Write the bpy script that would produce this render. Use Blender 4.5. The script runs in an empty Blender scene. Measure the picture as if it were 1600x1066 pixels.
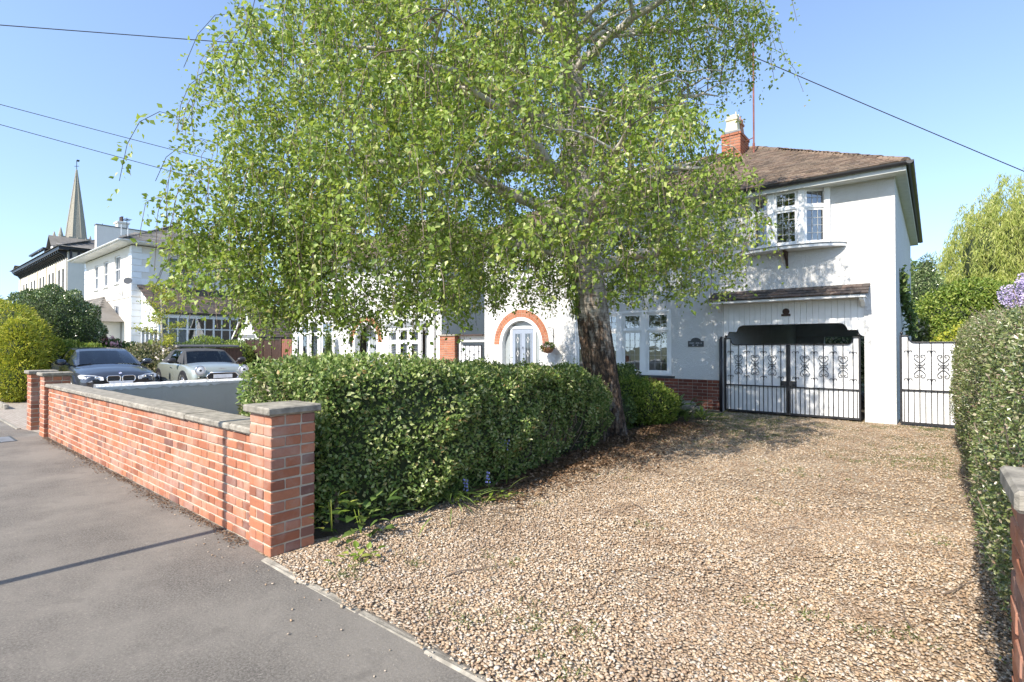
import bpy, bmesh, math, random
import numpy as np
from mathutils import Vector, Matrix
R = math.radians
rng = np.random.default_rng(7)
random.seed(7)
scn = bpy.context.scene
COL = scn.collection

# ---------------------------------------------------------------- camera, sky, sun, exposure
cam_d = bpy.data.cameras.new("camera"); cam = bpy.data.objects.new("camera", cam_d); COL.objects.link(cam)
cam.location = (0, 0, 1.45)
cam.rotation_euler = (R(90) + math.atan(9/812), 0, R(39.1))
cam_d.sensor_width = 36; cam_d.lens = 36*812/1600
cam_d.clip_start = 0.05; cam_d.clip_end = 3000
scn.camera = cam
SUN_EL, SUN_AZ = R(41), R(2.5)           # light travels towards +Y, a little towards +X
world = bpy.data.worlds.new("World"); scn.world = world; world.use_nodes = True
wn = world.node_tree; wn.nodes.clear()
sky = wn.nodes.new("ShaderNodeTexSky"); sky.sky_type = 'NISHITA'; sky.sun_disc = False
sky.sun_elevation = SUN_EL; sky.sun_rotation = math.pi + SUN_AZ
sky.altitude = 50; sky.air_density = 1.15; sky.dust_density = 0.35; sky.ozone_density = 1.6
bg = wn.nodes.new("ShaderNodeBackground"); bg.inputs[1].default_value = 0.15
wo = wn.nodes.new("ShaderNodeOutputWorld")
stc = wn.nodes.new("ShaderNodeTexCoord"); sad = wn.nodes.new("ShaderNodeVectorMath"); sad.operation = 'ADD'; sad.inputs[1].default_value = (0, 0, 0.13)
snm = wn.nodes.new("ShaderNodeVectorMath"); snm.operation = 'NORMALIZE'; stn = wn.nodes.new("ShaderNodeMix"); stn.data_type = 'RGBA'; stn.blend_type = 'MULTIPLY'
stn.inputs[0].default_value = 1; stn.inputs[7].default_value = (1.09, 1.05, 1.05, 1)
wn.links.new(stc.outputs['Generated'], sad.inputs[0]); wn.links.new(sad.outputs[0], snm.inputs[0]); wn.links.new(snm.outputs[0], sky.inputs[0])
wn.links.new(sky.outputs[0], stn.inputs[6]); wn.links.new(stn.outputs[2], bg.inputs[0]); wn.links.new(bg.outputs[0], wo.inputs[0])
sun_d = bpy.data.lights.new("sun", 'SUN'); sun_d.energy = 3.9; sun_d.angle = R(0.5); sun_d.color = (1, 0.92, 0.81)
sun = bpy.data.objects.new("sun", sun_d); COL.objects.link(sun)
sdir = Vector((math.sin(SUN_AZ)*math.cos(SUN_EL), math.cos(SUN_AZ)*math.cos(SUN_EL), -math.sin(SUN_EL)))
sun.rotation_euler = sdir.to_track_quat('-Z', 'Y').to_euler(); sun.location = (0, -10, 20)
scn.view_settings.view_transform = 'Standard'; scn.view_settings.look = 'None'
scn.view_settings.gamma = 1; scn.view_settings.exposure = 1.06
scn.cycles.max_bounces = 8; scn.cycles.transparent_max_bounces = 12

# ---------------------------------------------------------------- materials
def new_mat(name):
    m = bpy.data.materials.new(name); m.use_nodes = True
    nt = m.node_tree; b = nt.nodes["Principled BSDF"]
    return m, nt, b
def lk(nt, a, b): nt.links.new(a, b)
def node(nt, t, **kw):
    n = nt.nodes.new(t)
    for k, v in kw.items(): setattr(n, k, v)
    return n
def tc(nt, what='Object', scale=(1, 1, 1)):
    t = node(nt, 'ShaderNodeTexCoord'); mp = node(nt, 'ShaderNodeMapping')
    mp.inputs['Scale'].default_value = scale
    lk(nt, t.outputs[what], mp.inputs[0]); return mp.outputs[0]
def geo_pos(nt, scale=(1, 1, 1)):
    g = node(nt, 'ShaderNodeNewGeometry'); mp = node(nt, 'ShaderNodeMapping'); mp.inputs['Scale'].default_value = scale
    lk(nt, g.outputs['Position'], mp.inputs[0]); return mp.outputs[0]
def noise(nt, vec, scale, detail=3, rough=0.55, dist=0):
    n = node(nt, 'ShaderNodeTexNoise'); n.inputs['Scale'].default_value = scale; n.inputs['Detail'].default_value = detail
    n.inputs['Roughness'].default_value = rough; n.inputs['Distortion'].default_value = dist
    lk(nt, vec, n.inputs['Vector']); return n.outputs['Fac']
def ramp(nt, fac, stops, interp='LINEAR'):
    r = node(nt, 'ShaderNodeValToRGB'); r.color_ramp.interpolation = interp
    e = r.color_ramp.elements
    while len(e) < len(stops): e.new(0.5)
    for i, (p, c) in enumerate(stops):
        e[i].position = p; e[i].color = (c[0], c[1], c[2], 1) if not isinstance(c, (int, float)) else (c, c, c, 1)
    lk(nt, fac, r.inputs[0]); return r.outputs[0]
def mixc(nt, fac, a, b, mode='MIX'):
    m = node(nt, 'ShaderNodeMix', data_type='RGBA', blend_type=mode)
    for s, v in ((m.inputs[0], fac), (m.inputs[6], a), (m.inputs[7], b)):
        if isinstance(v, (int, float)): s.default_value = v
        elif isinstance(v, tuple): s.default_value = (*v, 1)
        else: lk(nt, v, s)
    return m.outputs[2]
def bump(nt, b, h, strength=0.5, dist=0.01):
    n = node(nt, 'ShaderNodeBump'); n.inputs['Strength'].default_value = strength; n.inputs['Distance'].default_value = dist
    lk(nt, h, n.inputs['Height']); lk(nt, n.outputs[0], b.inputs['Normal'])
def attr(nt, name='rnd'):
    a = node(nt, 'ShaderNodeAttribute'); a.attribute_name = name; return a.outputs['Fac']

def simple(name, col, rough=0.6, metal=0, var=0.12, scale=6, bmp=0, bscale=60, spec=0.5):
    m, nt, b = new_mat(name)
    v = geo_pos(nt)
    f = noise(nt, v, scale, 5)
    c2 = tuple(min(1, x*(1+var)) for x in col); c1 = tuple(x*(1-var) for x in col)
    lk(nt, ramp(nt, f, [(0.3, c1), (0.7, c2)]), b.inputs['Base Color'])
    b.inputs['Roughness'].default_value = rough; b.inputs['Metallic'].default_value = metal
    b.inputs['Specular IOR Level'].default_value = spec
    if bmp: bump(nt, b, noise(nt, v, bscale, 4), bmp, 0.01)
    return m

def leaf_mat(name, stops, trans=0.35, rough=0.45, spec=0.4, tcol=None):
    m, nt, b = new_mat(name)
    c = ramp(nt, attr(nt), stops)
    v = geo_pos(nt); c = mixc(nt, 1.0, c, ramp(nt, noise(nt, v, 1.3, 2), [(0.3, 0.8), (0.7, 1.0)]), 'MULTIPLY')
    lk(nt, c, b.inputs['Base Color']); b.inputs['Roughness'].default_value = rough
    b.inputs['Specular IOR Level'].default_value = spec
    t = node(nt, 'ShaderNodeBsdfTranslucent')
    if tcol: lk(nt, mixc(nt, 0.6, c, tcol), t.inputs[0])
    else: lk(nt, c, t.inputs[0])
    mx = node(nt, 'ShaderNodeMixShader'); mx.inputs[0].default_value = trans
    lk(nt, b.outputs[0], mx.inputs[1]); lk(nt, t.outputs[0], mx.inputs[2])
    lk(nt, mx.outputs[0], nt.nodes['Material Output'].inputs[0]); return m

def render_mat(name, col, bs=1.0, dirt=0.2):
    m, nt, b = new_mat(name); v = geo_pos(nt)
    big = noise(nt, v, 0.9, 5, 0.6)
    c = mixc(nt, ramp(nt, big, [(0.45, 0.0), (0.75, dirt)]), col, tuple(x*0.72 for x in col))
    streak = noise(nt, geo_pos(nt, (5, 5, 0.6)), 2.0, 4)
    c = mixc(nt, ramp(nt, streak, [(0.55, 0.0), (0.8, dirt)]), c, (col[0]*.7, col[1]*.7, col[2]*.62))
    lk(nt, c, b.inputs['Base Color']); b.inputs['Roughness'].default_value = 0.85; b.inputs['Specular IOR Level'].default_value = 0.2
    h = node(nt, 'ShaderNodeMath', operation='ADD')
    lk(nt, noise(nt, v, 28, 3, 0.5, 0.4), h.inputs[0]); lk(nt, noise(nt, v, 95, 2), h.inputs[1])
    bump(nt, b, h.outputs[0], .8*bs, 0.018)
    return m

M = {}
M['roughcast'] = render_mat('roughcast', (.67, .665, .645), 1.0)
M['smooth_render'] = render_mat('smooth_render', (.68, .68, .655), 0.3)
M['cream_render'] = render_mat('cream_render', (.74, .67, .56), 0.15, .25)
M['villa_render'] = render_mat('villa_render', (.76, .71, .63), 0.15, .25)
M['grey_render'] = render_mat('grey_render', (.62, .61, .57), 0.5)
M['white_paint'] = simple('white_paint', (.80, .80, .79), 0.35, var=.04, scale=3)
M['white_board'] = simple('white_board', (.78, .79, .79), 0.4, var=.06, scale=4)
M['flaky_white'] = simple('flaky_white', (.82, .82, .82), 0.8, var=.1, bmp=1.0, bscale=30)
M['black_iron'] = simple('black_iron', (.022, .022, .025), 0.4, var=.3, bmp=.2)
M['dark_grey'] = simple('dark_grey', (.055, .06, .065), 0.4, var=.2)
M['grey_paint'] = simple('grey_paint', (.27, .31, .38), 0.35, var=.05)
M['grey_panel'] = simple('grey_panel', (.30, .33, .34), 0.4, var=.05)
M['lead'] = simple('lead', (.17, .18, .19), 0.6, var=.2)
M['dark_wood'] = simple('dark_wood', (.055, .03, .022), 0.7, var=.35, scale=9, bmp=.4)
M['red_wood'] = simple('red_wood', (.22, .09, .06), 0.7, var=.2, scale=9, bmp=.3)
M['concrete'] = simple('concrete', (.26, .235, .19), 0.9, var=.42, scale=14, bmp=.5, bscale=80)
M['soil'] = simple('soil', (.075, .055, .035), 0.95, var=.4, scale=20, bmp=1.0, bscale=40)
M['terracotta'] = simple('terracotta', (.45, .2, .1), 0.8)
M['pot_cream'] = simple('pot_cream', (.62, .55, .36), 0.8, var=.15)
M['rust'] = simple('rust', (.2, .07, .05), 0.7, var=.3)
M['wire'] = simple('wire', (.03, .03, .035), 0.6)
M['rubber'] = simple('rubber', (.02, .02, .02), 0.8)
M['black_plastic'] = simple('black_plastic', (.025, .025, .028), 0.45)
M['chrome'] = simple('chrome', (.75, .75, .76), 0.12, 1, .02)
M['alloy'] = simple('alloy', (.45, .45, .46), 0.3, .9, .05)
M['lamp_white'] = simple('lamp_white', (.75, .77, .8), 0.15)
M['fabric_dark'] = simple('fabric_dark', (.05, .052, .055), 0.9, var=.15)
M['curtain'] = simple('curtain', (.6, .58, .5), 0.9, var=.08)
M['linen'] = simple('linen', (.3, .29, .26), 0.9, var=.08)
M['lilac_petal'] = simple('lilac_petal', (.50, .43, .62), 0.7, var=.3, scale=9)
M['blue_petal'] = simple('blue_petal', (.22, .23, .5), 0.7, var=.2)
M['pink_petal'] = simple('pink_petal', (.62, .33, .36), 0.7, var=.25)
M['white_petal'] = simple('white_petal', (.75, .68, .66), 0.7, var=.1)
M['twig'] = simple('twig', (.16, .12, .09), 0.85, var=.3, scale=20)
M['pale_bark'] = simple('pale_bark', (.5, .46, .4), 0.85, var=.35, scale=18, bmp=.6)
M['dark_bark'] = simple('dark_bark', (.09, .07, .05), 0.9, var=.3, scale=18, bmp=.6)
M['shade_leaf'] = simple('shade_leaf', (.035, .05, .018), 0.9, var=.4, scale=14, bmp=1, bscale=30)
M['stone'] = simple('stone', (.33, .3, .24), 0.9, var=.3, scale=5, bmp=.4, bscale=20)
M['leading'] = simple('leading', (.42, .43, .42), 0.6, var=.1)
M['rock'] = simple('rock', (.24, .21, .17), 0.9, var=.35, scale=12, bmp=.6, bscale=30)
M['room_dark'] = simple('room_dark', (.34, .31, .28), 0.9)
M['fascia'] = simple('fascia', (.62, .64, .62), 0.5, var=.08)

def glass_mat(name='window_glass', tint=(0.92, 0.95, 0.97), refl=0.5, f0=.12, f1=.95):
    m, nt, b = new_mat(name); nt.nodes.remove(b)
    tr = node(nt, 'ShaderNodeBsdfTransparent'); tr.inputs[0].default_value = (*tint, 1)
    gl = node(nt, 'ShaderNodeBsdfGlossy'); gl.inputs['Roughness'].default_value = 0.02; gl.inputs[0].default_value = (.95, .97, 1, 1)
    lw = node(nt, 'ShaderNodeLayerWeight'); lw.inputs[0].default_value = refl
    f = node(nt, 'ShaderNodeMapRange'); f.inputs[3].default_value = f0; f.inputs[4].default_value = f1
    lk(nt, lw.outputs['Fresnel'], f.inputs[0])
    bn = node(nt, 'ShaderNodeBump'); bn.inputs['Strength'].default_value = 0.06; bn.inputs['Distance'].default_value = 0.02
    lk(nt, noise(nt, geo_pos(nt), 5, 1), bn.inputs['Height']); lk(nt, bn.outputs[0], gl.inputs['Normal'])
    mx = node(nt, 'ShaderNodeMixShader'); lk(nt, f.outputs[0], mx.inputs[0])
    lk(nt, tr.outputs[0], mx.inputs[1]); lk(nt, gl.outputs[0], mx.inputs[2])
    lk(nt, mx.outputs[0], nt.nodes['Material Output'].inputs[0]); return m
M['glass'] = glass_mat()
def dark_glass(name, col):
    m, nt, b = new_mat(name); b.inputs['Base Color'].default_value = (*col, 1); b.inputs['Roughness'].default_value = 0.04
    b.inputs['Coat Weight'].default_value = 1; b.inputs['Coat Roughness'].default_value = 0.02; return m
M['far_glass'] = dark_glass('far_glass', (.05, .06, .075))
M['car_glass'] = glass_mat('car_glass', (.26, .30, .32), .12, .05, .6)
def car_paint(name, col):
    m, nt, b = new_mat(name); b.inputs['Base Color'].default_value = (*col, 1); b.inputs['Metallic'].default_value = .35
    b.inputs['Roughness'].default_value = 0.32; b.inputs['Coat Weight'].default_value = 1; b.inputs['Coat Roughness'].default_value = .04; return m
M['blue_paint'] = car_paint('blue_paint', (.045, .053, .07))
M['sage_paint'] = car_paint('sage_paint', (.34, .37, .33))

def brick_mat(name, stops, pale=0.25):
    m, nt, b = new_mat(name); v = geo_pos(nt)
    c = ramp(nt, attr(nt), stops)
    c = mixc(nt, ramp(nt, noise(nt, v, 45, 5, .7), [(0.35, 0.0), (0.8, 0.35)]), c, (.20, .08, .06))
    c = mixc(nt, ramp(nt, noise(nt, v, 3.2, 5, .65), [(0.46, 0.0), (0.74, pale)]), c, (.52, .42, .35))
    lk(nt, c, b.inputs['Base Color']); b.inputs['Roughness'].default_value = 0.9; b.inputs['Specular IOR Level'].default_value = .15
    bump(nt, b, noise(nt, v, 130, 4, .7), 0.6, 0.004); return m
M['brick'] = brick_mat('brick', [(0, (.20, .085, .055)), (.2, (.35, .135, .075)), (.55, (.45, .185, .10)), (.8, (.40, .185, .12)), (.92, (.30, .15, .11)), (1, (.16, .085, .07))], .5)
M['dark_brick'] = brick_mat('dark_brick', [(0, (.10, .03, .022)), (.5, (.18, .06, .04)), (.8, (.24, .08, .05)), (1, (.13, .055, .045))], .1)
M['orange_brick'] = brick_mat('orange_brick', [(0, (.32, .115, .06)), (.5, (.42, .17, .09)), (1, (.33, .125, .075))], .2)
M['mortar'] = simple('mortar', (.46, .40, .31), 0.95, var=.2, scale=12, bmp=.5, bscale=120)
M['dark_mortar'] = simple('dark_mortar', (.30, .25, .20), 0.95, var=.2, scale=12, bmp=.5, bscale=120)

def tile_mat(name, stops, lichen=(.45, .4, .25), lam=.35):
    m, nt, b = new_mat(name); v = geo_pos(nt)
    c = ramp(nt, attr(nt), stops)
    c = mixc(nt, ramp(nt, noise(nt, v, 16, 6, .7), [(0.52, 0.0), (0.72, lam)]), c, lichen)
    c = mixc(nt, ramp(nt, noise(nt, v, 1.2, 4, .6), [(0.4, 0.0), (0.7, .45)]), c, (.10, .085, .06))
    lk(nt, c, b.inputs['Base Color']); b.inputs['Roughness'].default_value = 0.9
    bump(nt, b, noise(nt, v, 60, 4, .7), 0.6, 0.008); return m
M['roof_tile'] = tile_mat('roof_tile', [(0, (.085, .058, .042)), (.4, (.165, .11, .078)), (.75, (.23, .165, .12)), (1, (.13, .095, .075))])
M['canopy_tile'] = tile_mat('canopy_tile', [(0, (.04, .032, .03)), (.6, (.07, .055, .05)), (1, (.14, .09, .07))], (.3, .28, .24), .5)
M['slate'] = tile_mat('slate', [(0, (.10, .095, .09)), (.5, (.16, .15, .14)), (1, (.23, .21, .18))], (.32, .3, .22), .4)

# ---------------------------------------------------------------- mesh building
def tag(o, label=None, cat=None, group=None, kind=None):
    if label: o['label'] = label
    if cat: o['category'] = cat
    if group: o['group'] = group
    if kind: o['kind'] = kind
    return o
def thing(name, label, cat, loc=(0, 0, 0), group=None, rz=0):
    o = bpy.data.objects.new(name, None); COL.objects.link(o); o.location = loc; o.rotation_euler = (0, 0, rz)
    o.empty_display_size = .3
    return tag(o, label, cat, group)
def link(name, me, parent=None, world_coords=True):
    o = bpy.data.objects.new(name, me); COL.objects.link(o)
    if parent is not None:
        o.parent = parent
        if world_coords:
            o.matrix_parent_inverse = wm(parent).inverted()
    return o
def wm(o):
    m = Matrix.LocRotScale(o.location, o.rotation_euler, o.scale)
    if o.parent: m = wm(o.parent) @ o.matrix_parent_inverse @ m
    return m
def tf(o=(0, 0, 0), face='S', rz=None):
    """local x along the wall, y into the wall, z up.  S: wall faces -Y,  E: wall faces +X"""
    if rz is None: rz = {'S': 0, 'E': R(90), 'N': R(180), 'W': R(-90)}[face]
    return Matrix.Translation(o) @ Matrix.Rotation(rz, 4, 'Z')
class MB:
    def __init__(s, mtx=None): s.v = []; s.f = []; s.mi = []; s.r = []; s.m = mtx or Matrix()
    def add(s, vs, fs, mi=0, r=None):
        n = len(s.v); r = random.random() if r is None else r
        s.v += [tuple(s.m @ Vector(p)) for p in vs]
        for f in fs: s.f.append([i+n for i in f]); s.mi.append(mi); s.r.append(r)
        return s
    def box(s, a, b, mi=0, r=None):
        x0, y0, z0 = (min(a[i], b[i]) for i in range(3)); x1, y1, z1 = (max(a[i], b[i]) for i in range(3))
        return s.add([(x0, y0, z0), (x1, y0, z0), (x1, y1, z0), (x0, y1, z0), (x0, y0, z1), (x1, y0, z1), (x1, y1, z1), (x0, y1, z1)],
                     [(0, 3, 2, 1), (4, 5, 6, 7), (0, 1, 5, 4), (1, 2, 6, 5), (2, 3, 7, 6), (3, 0, 4, 7)], mi, r)
    def cbox(s, a, b, c=.004, mi=0, r=None, jit=0):
        lo = [min(a[i], b[i]) for i in range(3)]; hi = [max(a[i], b[i]) for i in range(3)]
        vs = []; idx = {}
        for k in range(8):
            sg = [(k >> i) & 1 for i in range(3)]
            base = [hi[i] if sg[i] else lo[i] for i in range(3)]
            j = [random.uniform(-jit, jit) for _ in range(3)]
            for ax in range(3):   # vertex lying on the face of axis ax
                p = [base[i] + j[i] + (0 if i == ax else (-c if sg[i] else c)) for i in range(3)]
                idx[k, ax] = len(vs); vs.append(tuple(p))
        fs = []
        for ax in range(3):
            o1, o2 = [i for i in range(3) if i != ax]
            for sd in (0, 1):
                ks = []
                for (p, q) in ((0, 0), (1, 0), (1, 1), (0, 1)):
                    k = (sd << ax) | (p << o1) | (q << o2); ks.append(idx[k, ax])
                fs.append(ks)
        for ax in range(3):       # edges parallel to ax
            o1, o2 = [i for i in range(3) if i != ax]
            for p in (0, 1):
                for q in (0, 1):
                    k0 = (p << o1) | (q << o2); k1 = k0 | (1 << ax)
                    fs.append([idx[k0, o1], idx[k1, o1], idx[k1, o2], idx[k0, o2]])
        for k in range(8): fs.append([idx[k, 0], idx[k, 1], idx[k, 2]])
        return s.add(vs, fs, mi, r)
    def prism(s, poly, y0, y1, mi=0, r=None):          # polygon in x,z extruded along y
        n = len(poly)
        vs = [(x, y0, z) for x, z in poly] + [(x, y1, z) for x, z in poly]
        fs = [list(range(n)), list(range(2*n-1, n-1, -1))] + [(i, (i+1) % n, (i+1) % n+n, i+n) for i in range(n)]
        return s.add(vs, fs, mi, r)
    def slab(s, pts, off, mi=0, r=None):               # polygon of 3D points thickened by vector off
        n = len(pts); o = Vector(off)
        vs = [tuple(p) for p in pts] + [tuple(Vector(p)+o) for p in pts]
        fs = [list(range(n)), list(range(2*n-1, n-1, -1))] + [(i, (i+1) % n, (i+1) % n+n, i+n) for i in range(n)]
        return s.add(vs, fs, mi, r)
    def tube(s, pts, rad, n=6, mi=0, cap=True, r=None):
        pts = [Vector(p) for p in pts]; rad = rad if hasattr(rad, '__len__') else [rad]*len(pts)
        vs = []; up = Vector((0, 0, 1)); prev = None
        for i, p in enumerate(pts):
            t = (pts[min(i+1, len(pts)-1)] - pts[max(i-1, 0)]).normalized()
            if prev is None:
                a = t.cross(up); a = a if a.length > .05 else t.cross(Vector((1, 0, 0)))
            else: a = prev - t*prev.dot(t)
            a.normalize(); b = t.cross(a); prev = a
            for k in range(n):
                th = 2*math.pi*k/n; vs.append(tuple(p + (a*math.cos(th) + b*math.sin(th))*rad[i]))
        fs = [(i*n+k, i*n+(k+1) % n, (i+1)*n+(k+1) % n, (i+1)*n+k) for i in range(len(pts)-1) for k in range(n)]
        if cap: fs += [list(range(n-1, -1, -1)), list(range((len(pts)-1)*n, len(pts)*n))]
        return s.add(vs, fs, mi, r)
    def lathe(s, c, prof, n=16, mi=0, axis='z', r=None):
        vs = []
        for rr, h in prof:
            for k in range(n):
                th = 2*math.pi*k/n; p = (rr*math.cos(th), rr*math.sin(th), h)
                if axis == 'y': p = (p[0], p[2], p[1])
                if axis == 'x': p = (p[2], p[0], p[1])
                vs.append((c[0]+p[0], c[1]+p[1], c[2]+p[2]))
        m = len(prof)
        fs = [(i*n+k, i*n+(k+1) % n, (i+1)*n+(k+1) % n, (i+1)*n+k) for i in range(m-1) for k in range(n)]
        fs += [list(range(n)), list(range((m-1)*n, m*n))]
        return s.add(vs, fs, mi, r)
    def build(s, name, mats, parent=None, smooth=False, recalc=True, bevel=0):
        if not isinstance(mats, (list, tuple)): mats = [mats]
        me = bpy.data.meshes.new(name); me.from_pydata(s.v, [], s.f)
        for m in mats: me.materials.append(M[m])
        a = me.attributes.new('rnd', 'FLOAT', 'FACE')
        if len(me.polygons) == len(s.r):
            a.data.foreach_set('value', s.r); me.polygons.foreach_set('material_index', s.mi)
        if recalc:
            bm = bmesh.new(); bm.from_mesh(me); bmesh.ops.recalc_face_normals(bm, faces=bm.faces); bm.to_mesh(me); bm.free()
        if smooth: me.polygons.foreach_set('use_smooth', [True]*len(me.polygons))
        o = link(name, me, parent)
        if bevel:
            b = o.modifiers.new('b', 'BEVEL'); b.width = bevel; b.segments = 2; b.limit_method = 'ANGLE'
        return o

def np_mesh(name, V, F, mat, parent=None, rnd=None, smooth=False):
    """V (n,3), F (m,k) numpy"""
    me = bpy.data.meshes.new(name); n, k = F.shape
    me.vertices.add(len(V)); me.vertices.foreach_set('co', np.ascontiguousarray(V, dtype=np.float32).ravel())
    me.loops.add(n*k); me.loops.foreach_set('vertex_index', np.ascontiguousarray(F, dtype=np.int32).ravel())
    me.polygons.add(n); me.polygons.foreach_set('loop_start', np.arange(0, n*k, k, dtype=np.int32))
    me.polygons.foreach_set('loop_total', np.full(n, k, dtype=np.int32))
    me.polygons.foreach_set('use_smooth', np.full(n, smooth))
    me.materials.append(M[mat])
    a = me.attributes.new('rnd', 'FLOAT', 'FACE')
    a.data.foreach_set('value', (rng.random(n) if rnd is None else rnd).astype(np.float32))
    me.update(calc_edges=True); me.validate()
    return link(name, me, parent)
def unit(a): return a/np.maximum(np.linalg.norm(a, axis=1, keepdims=True), 1e-9)
def leaves(name, P, A, N, L, W, mat, parent=None, rnd=None, wide=.42):
    n = len(P); A = unit(A); B = unit(np.cross(A, N)); N2 = np.cross(B, A)
    L = np.broadcast_to(L, n)[:, None]; W = np.broadcast_to(W, n)[:, None]
    V = np.empty((n, 4, 3)); mid = P + A*L*wide + N2*W*.16
    V[:, 0] = P; V[:, 1] = mid + B*W*.5; V[:, 2] = P + A*L; V[:, 3] = mid - B*W*.5
    F = np.arange(n*4).reshape(n, 4)
    return np_mesh(name, V.reshape(-1, 3), F, mat, parent, rnd)
def lump(P, k=1.0, seed=0):
    g = np.random.default_rng(seed+11); out = np.zeros(len(P))
    for i in range(7):
        w = g.normal(size=3)*k*(1+i*.45); out += np.sin(P@w + g.random()*6.28)/(1+i*.35)
    return out/3.2
def rand_dirs(n): return unit(rng.normal(size=(n, 3)))

# ---------------------------------------------------------------- foliage kinds
M['birch_leaf'] = leaf_mat('birch_leaf', [(0, (.09, .155, .025)), (.35, (.21, .31, .045)), (.75, (.35, .45, .085)), (.94, (.52, .56, .2)), (1, (.42, .34, .13))], .40, .4, .5, (.45, .55, .06))
M['hedge_leaf'] = leaf_mat('hedge_leaf', [(0, (.085, .15, .033)), (.45, (.19, .285, .062)), (.78, (.37, .45, .135)), (.97, (.58, .6, .3)), (1, (.5, .3, .1))], .36, .4, .5)
M['box_leaf'] = leaf_mat('box_leaf', [(0, (.06, .09, .025)), (.45, (.135, .18, .045)), (.78, (.27, .29, .11)), (.93, (.42, .38, .24)), (1, (.26, .15, .1))], .2, .35, .7)
M['dome_leaf'] = leaf_mat('dome_leaf', [(0, (.055, .10, .025)), (.6, (.14, .21, .05)), (1, (.42, .48, .22))], .1, .25, .8)
M['gold_leaf'] = leaf_mat('gold_leaf', [(0, (.13, .18, .02)), (.4, (.34, .40, .035)), (.8, (.58, .56, .06)), (1, (.68, .6, .1))], .3)
M['lime_leaf'] = leaf_mat('lime_leaf', [(0, (.09, .15, .02)), (.5, (.22, .32, .045)), (1, (.42, .46, .1))], .35)
M['mid_leaf'] = leaf_mat('mid_leaf', [(0, (.045, .085, .018)), (.5, (.11, .18, .04)), (1, (.27, .34, .1))], .25)
M['variegated_leaf'] = leaf_mat('variegated_leaf', [(0, (.06, .08, .03)), (.4, (.18, .2, .07)), (.8, (.42, .38, .2)), (1, (.6, .5, .42))], .2)
M['willow_leaf'] = leaf_mat('willow_leaf', [(0, (.26, .32, .06)), (.5, (.48, .54, .13)), (1, (.68, .66, .25))], .5)
M['dry_leaf'] = leaf_mat('dry_leaf', [(0, (.08, .045, .025)), (.6, (.17, .10, .055)), (1, (.3, .2, .12))], .1)
M['grass_blade'] = leaf_mat('grass_blade', [(0, (.06, .1, .02)), (.6, (.13, .19, .04)), (1, (.3, .3, .1))], .3)

def ico(center, rad, sub=2, amp=.15, seed=0, k=None):
    bm = bmesh.new(); bmesh.ops.create_icosphere(bm, subdivisions=sub, radius=1)
    V = np.array([v.co[:] for v in bm.verts]); F = np.array([[v.index for v in f.verts] for f in bm.faces]); bm.free()
    rad = np.array(rad if hasattr(rad, '__len__') else [rad]*3)
    V = V*(1 + amp*lump(V, k or 2.0, seed))[:, None]*rad + np.array(center)
    return V, F
def blob_surface(blobs, n, depth=.25, seed=0):
    """points on the outside of a union of ellipsoids; returns points and outward normals"""
    C = np.array([b[0] for b in blobs], float); S = np.array([b[1] if hasattr(b[1], '__len__') else [b[1]]*3 for b in blobs], float)
    area = (S.prod(axis=1))**(2/3); w = rng.choice(len(blobs), n*2, p=area/area.sum())
    D = rand_dirs(n*2); k = 1 - depth*rng.random(n*2)**1.5
    D2 = D*(k*(1+.12*lump(D*2+w[:, None], 2.5, seed)))[:, None]
    P = C[w] + D2*S[w]; N = unit(D/S[w])
    keep = np.ones(len(P), bool)
    for i in range(len(blobs)):
        q = np.linalg.norm((P-C[i])/S[i], axis=1); keep &= ~((q < .72) & (w != i))
    keep &= P[:, 2] > 0.02
    i = np.nonzero(keep)[0][:n]; return P[i], N[i]
def core(name, blobs, mat, parent, s=.8):
    Vs = []; Fs = []; o = 0
    for j, b in enumerate(blobs):
        r = np.array(b[1] if hasattr(b[1], '__len__') else [b[1]]*3)*s
        V, F = ico(b[0], r, 2, .12, j); V[:, 2] = np.maximum(V[:, 2], .0); Vs.append(V); Fs.append(F+o); o += len(V)
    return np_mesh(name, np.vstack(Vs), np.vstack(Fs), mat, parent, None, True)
def shrub(name, label, cat, blobs, n, L, W, mat, stems=True, tip=(0, 0, .5), spread=.9, group=None, depth=.28, coremat='shade_leaf', wide=.42, s=.8):
    c = np.array(blobs[0][0], float); t = thing(name, label, cat, (c[0], c[1], 0), group)
    P, N = blob_surface(blobs, n, depth, len(label))
    A = N*.8 + rand_dirs(len(P))*spread + np.array(tip)
    leaves('foliage', P, A, N + rand_dirs(len(P))*.7, L*(.7+.6*rng.random(len(P))), W*(.7+.6*rng.random(len(P))), mat, t, None, wide)
    core('inner_growth', blobs, coremat, t, s)
    if stems:
        m = MB()
        for k in range(4):
            a = random.uniform(0, 6.28); m.tube([(c[0]+.1*math.cos(a), c[1]+.1*math.sin(a), 0), (c[0]+.25*math.cos(a), c[1]+.25*math.sin(a), max(.3, c[2]))], [.03, .015], 5)
        m.build('stem', 'twig', t)
    return t

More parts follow.
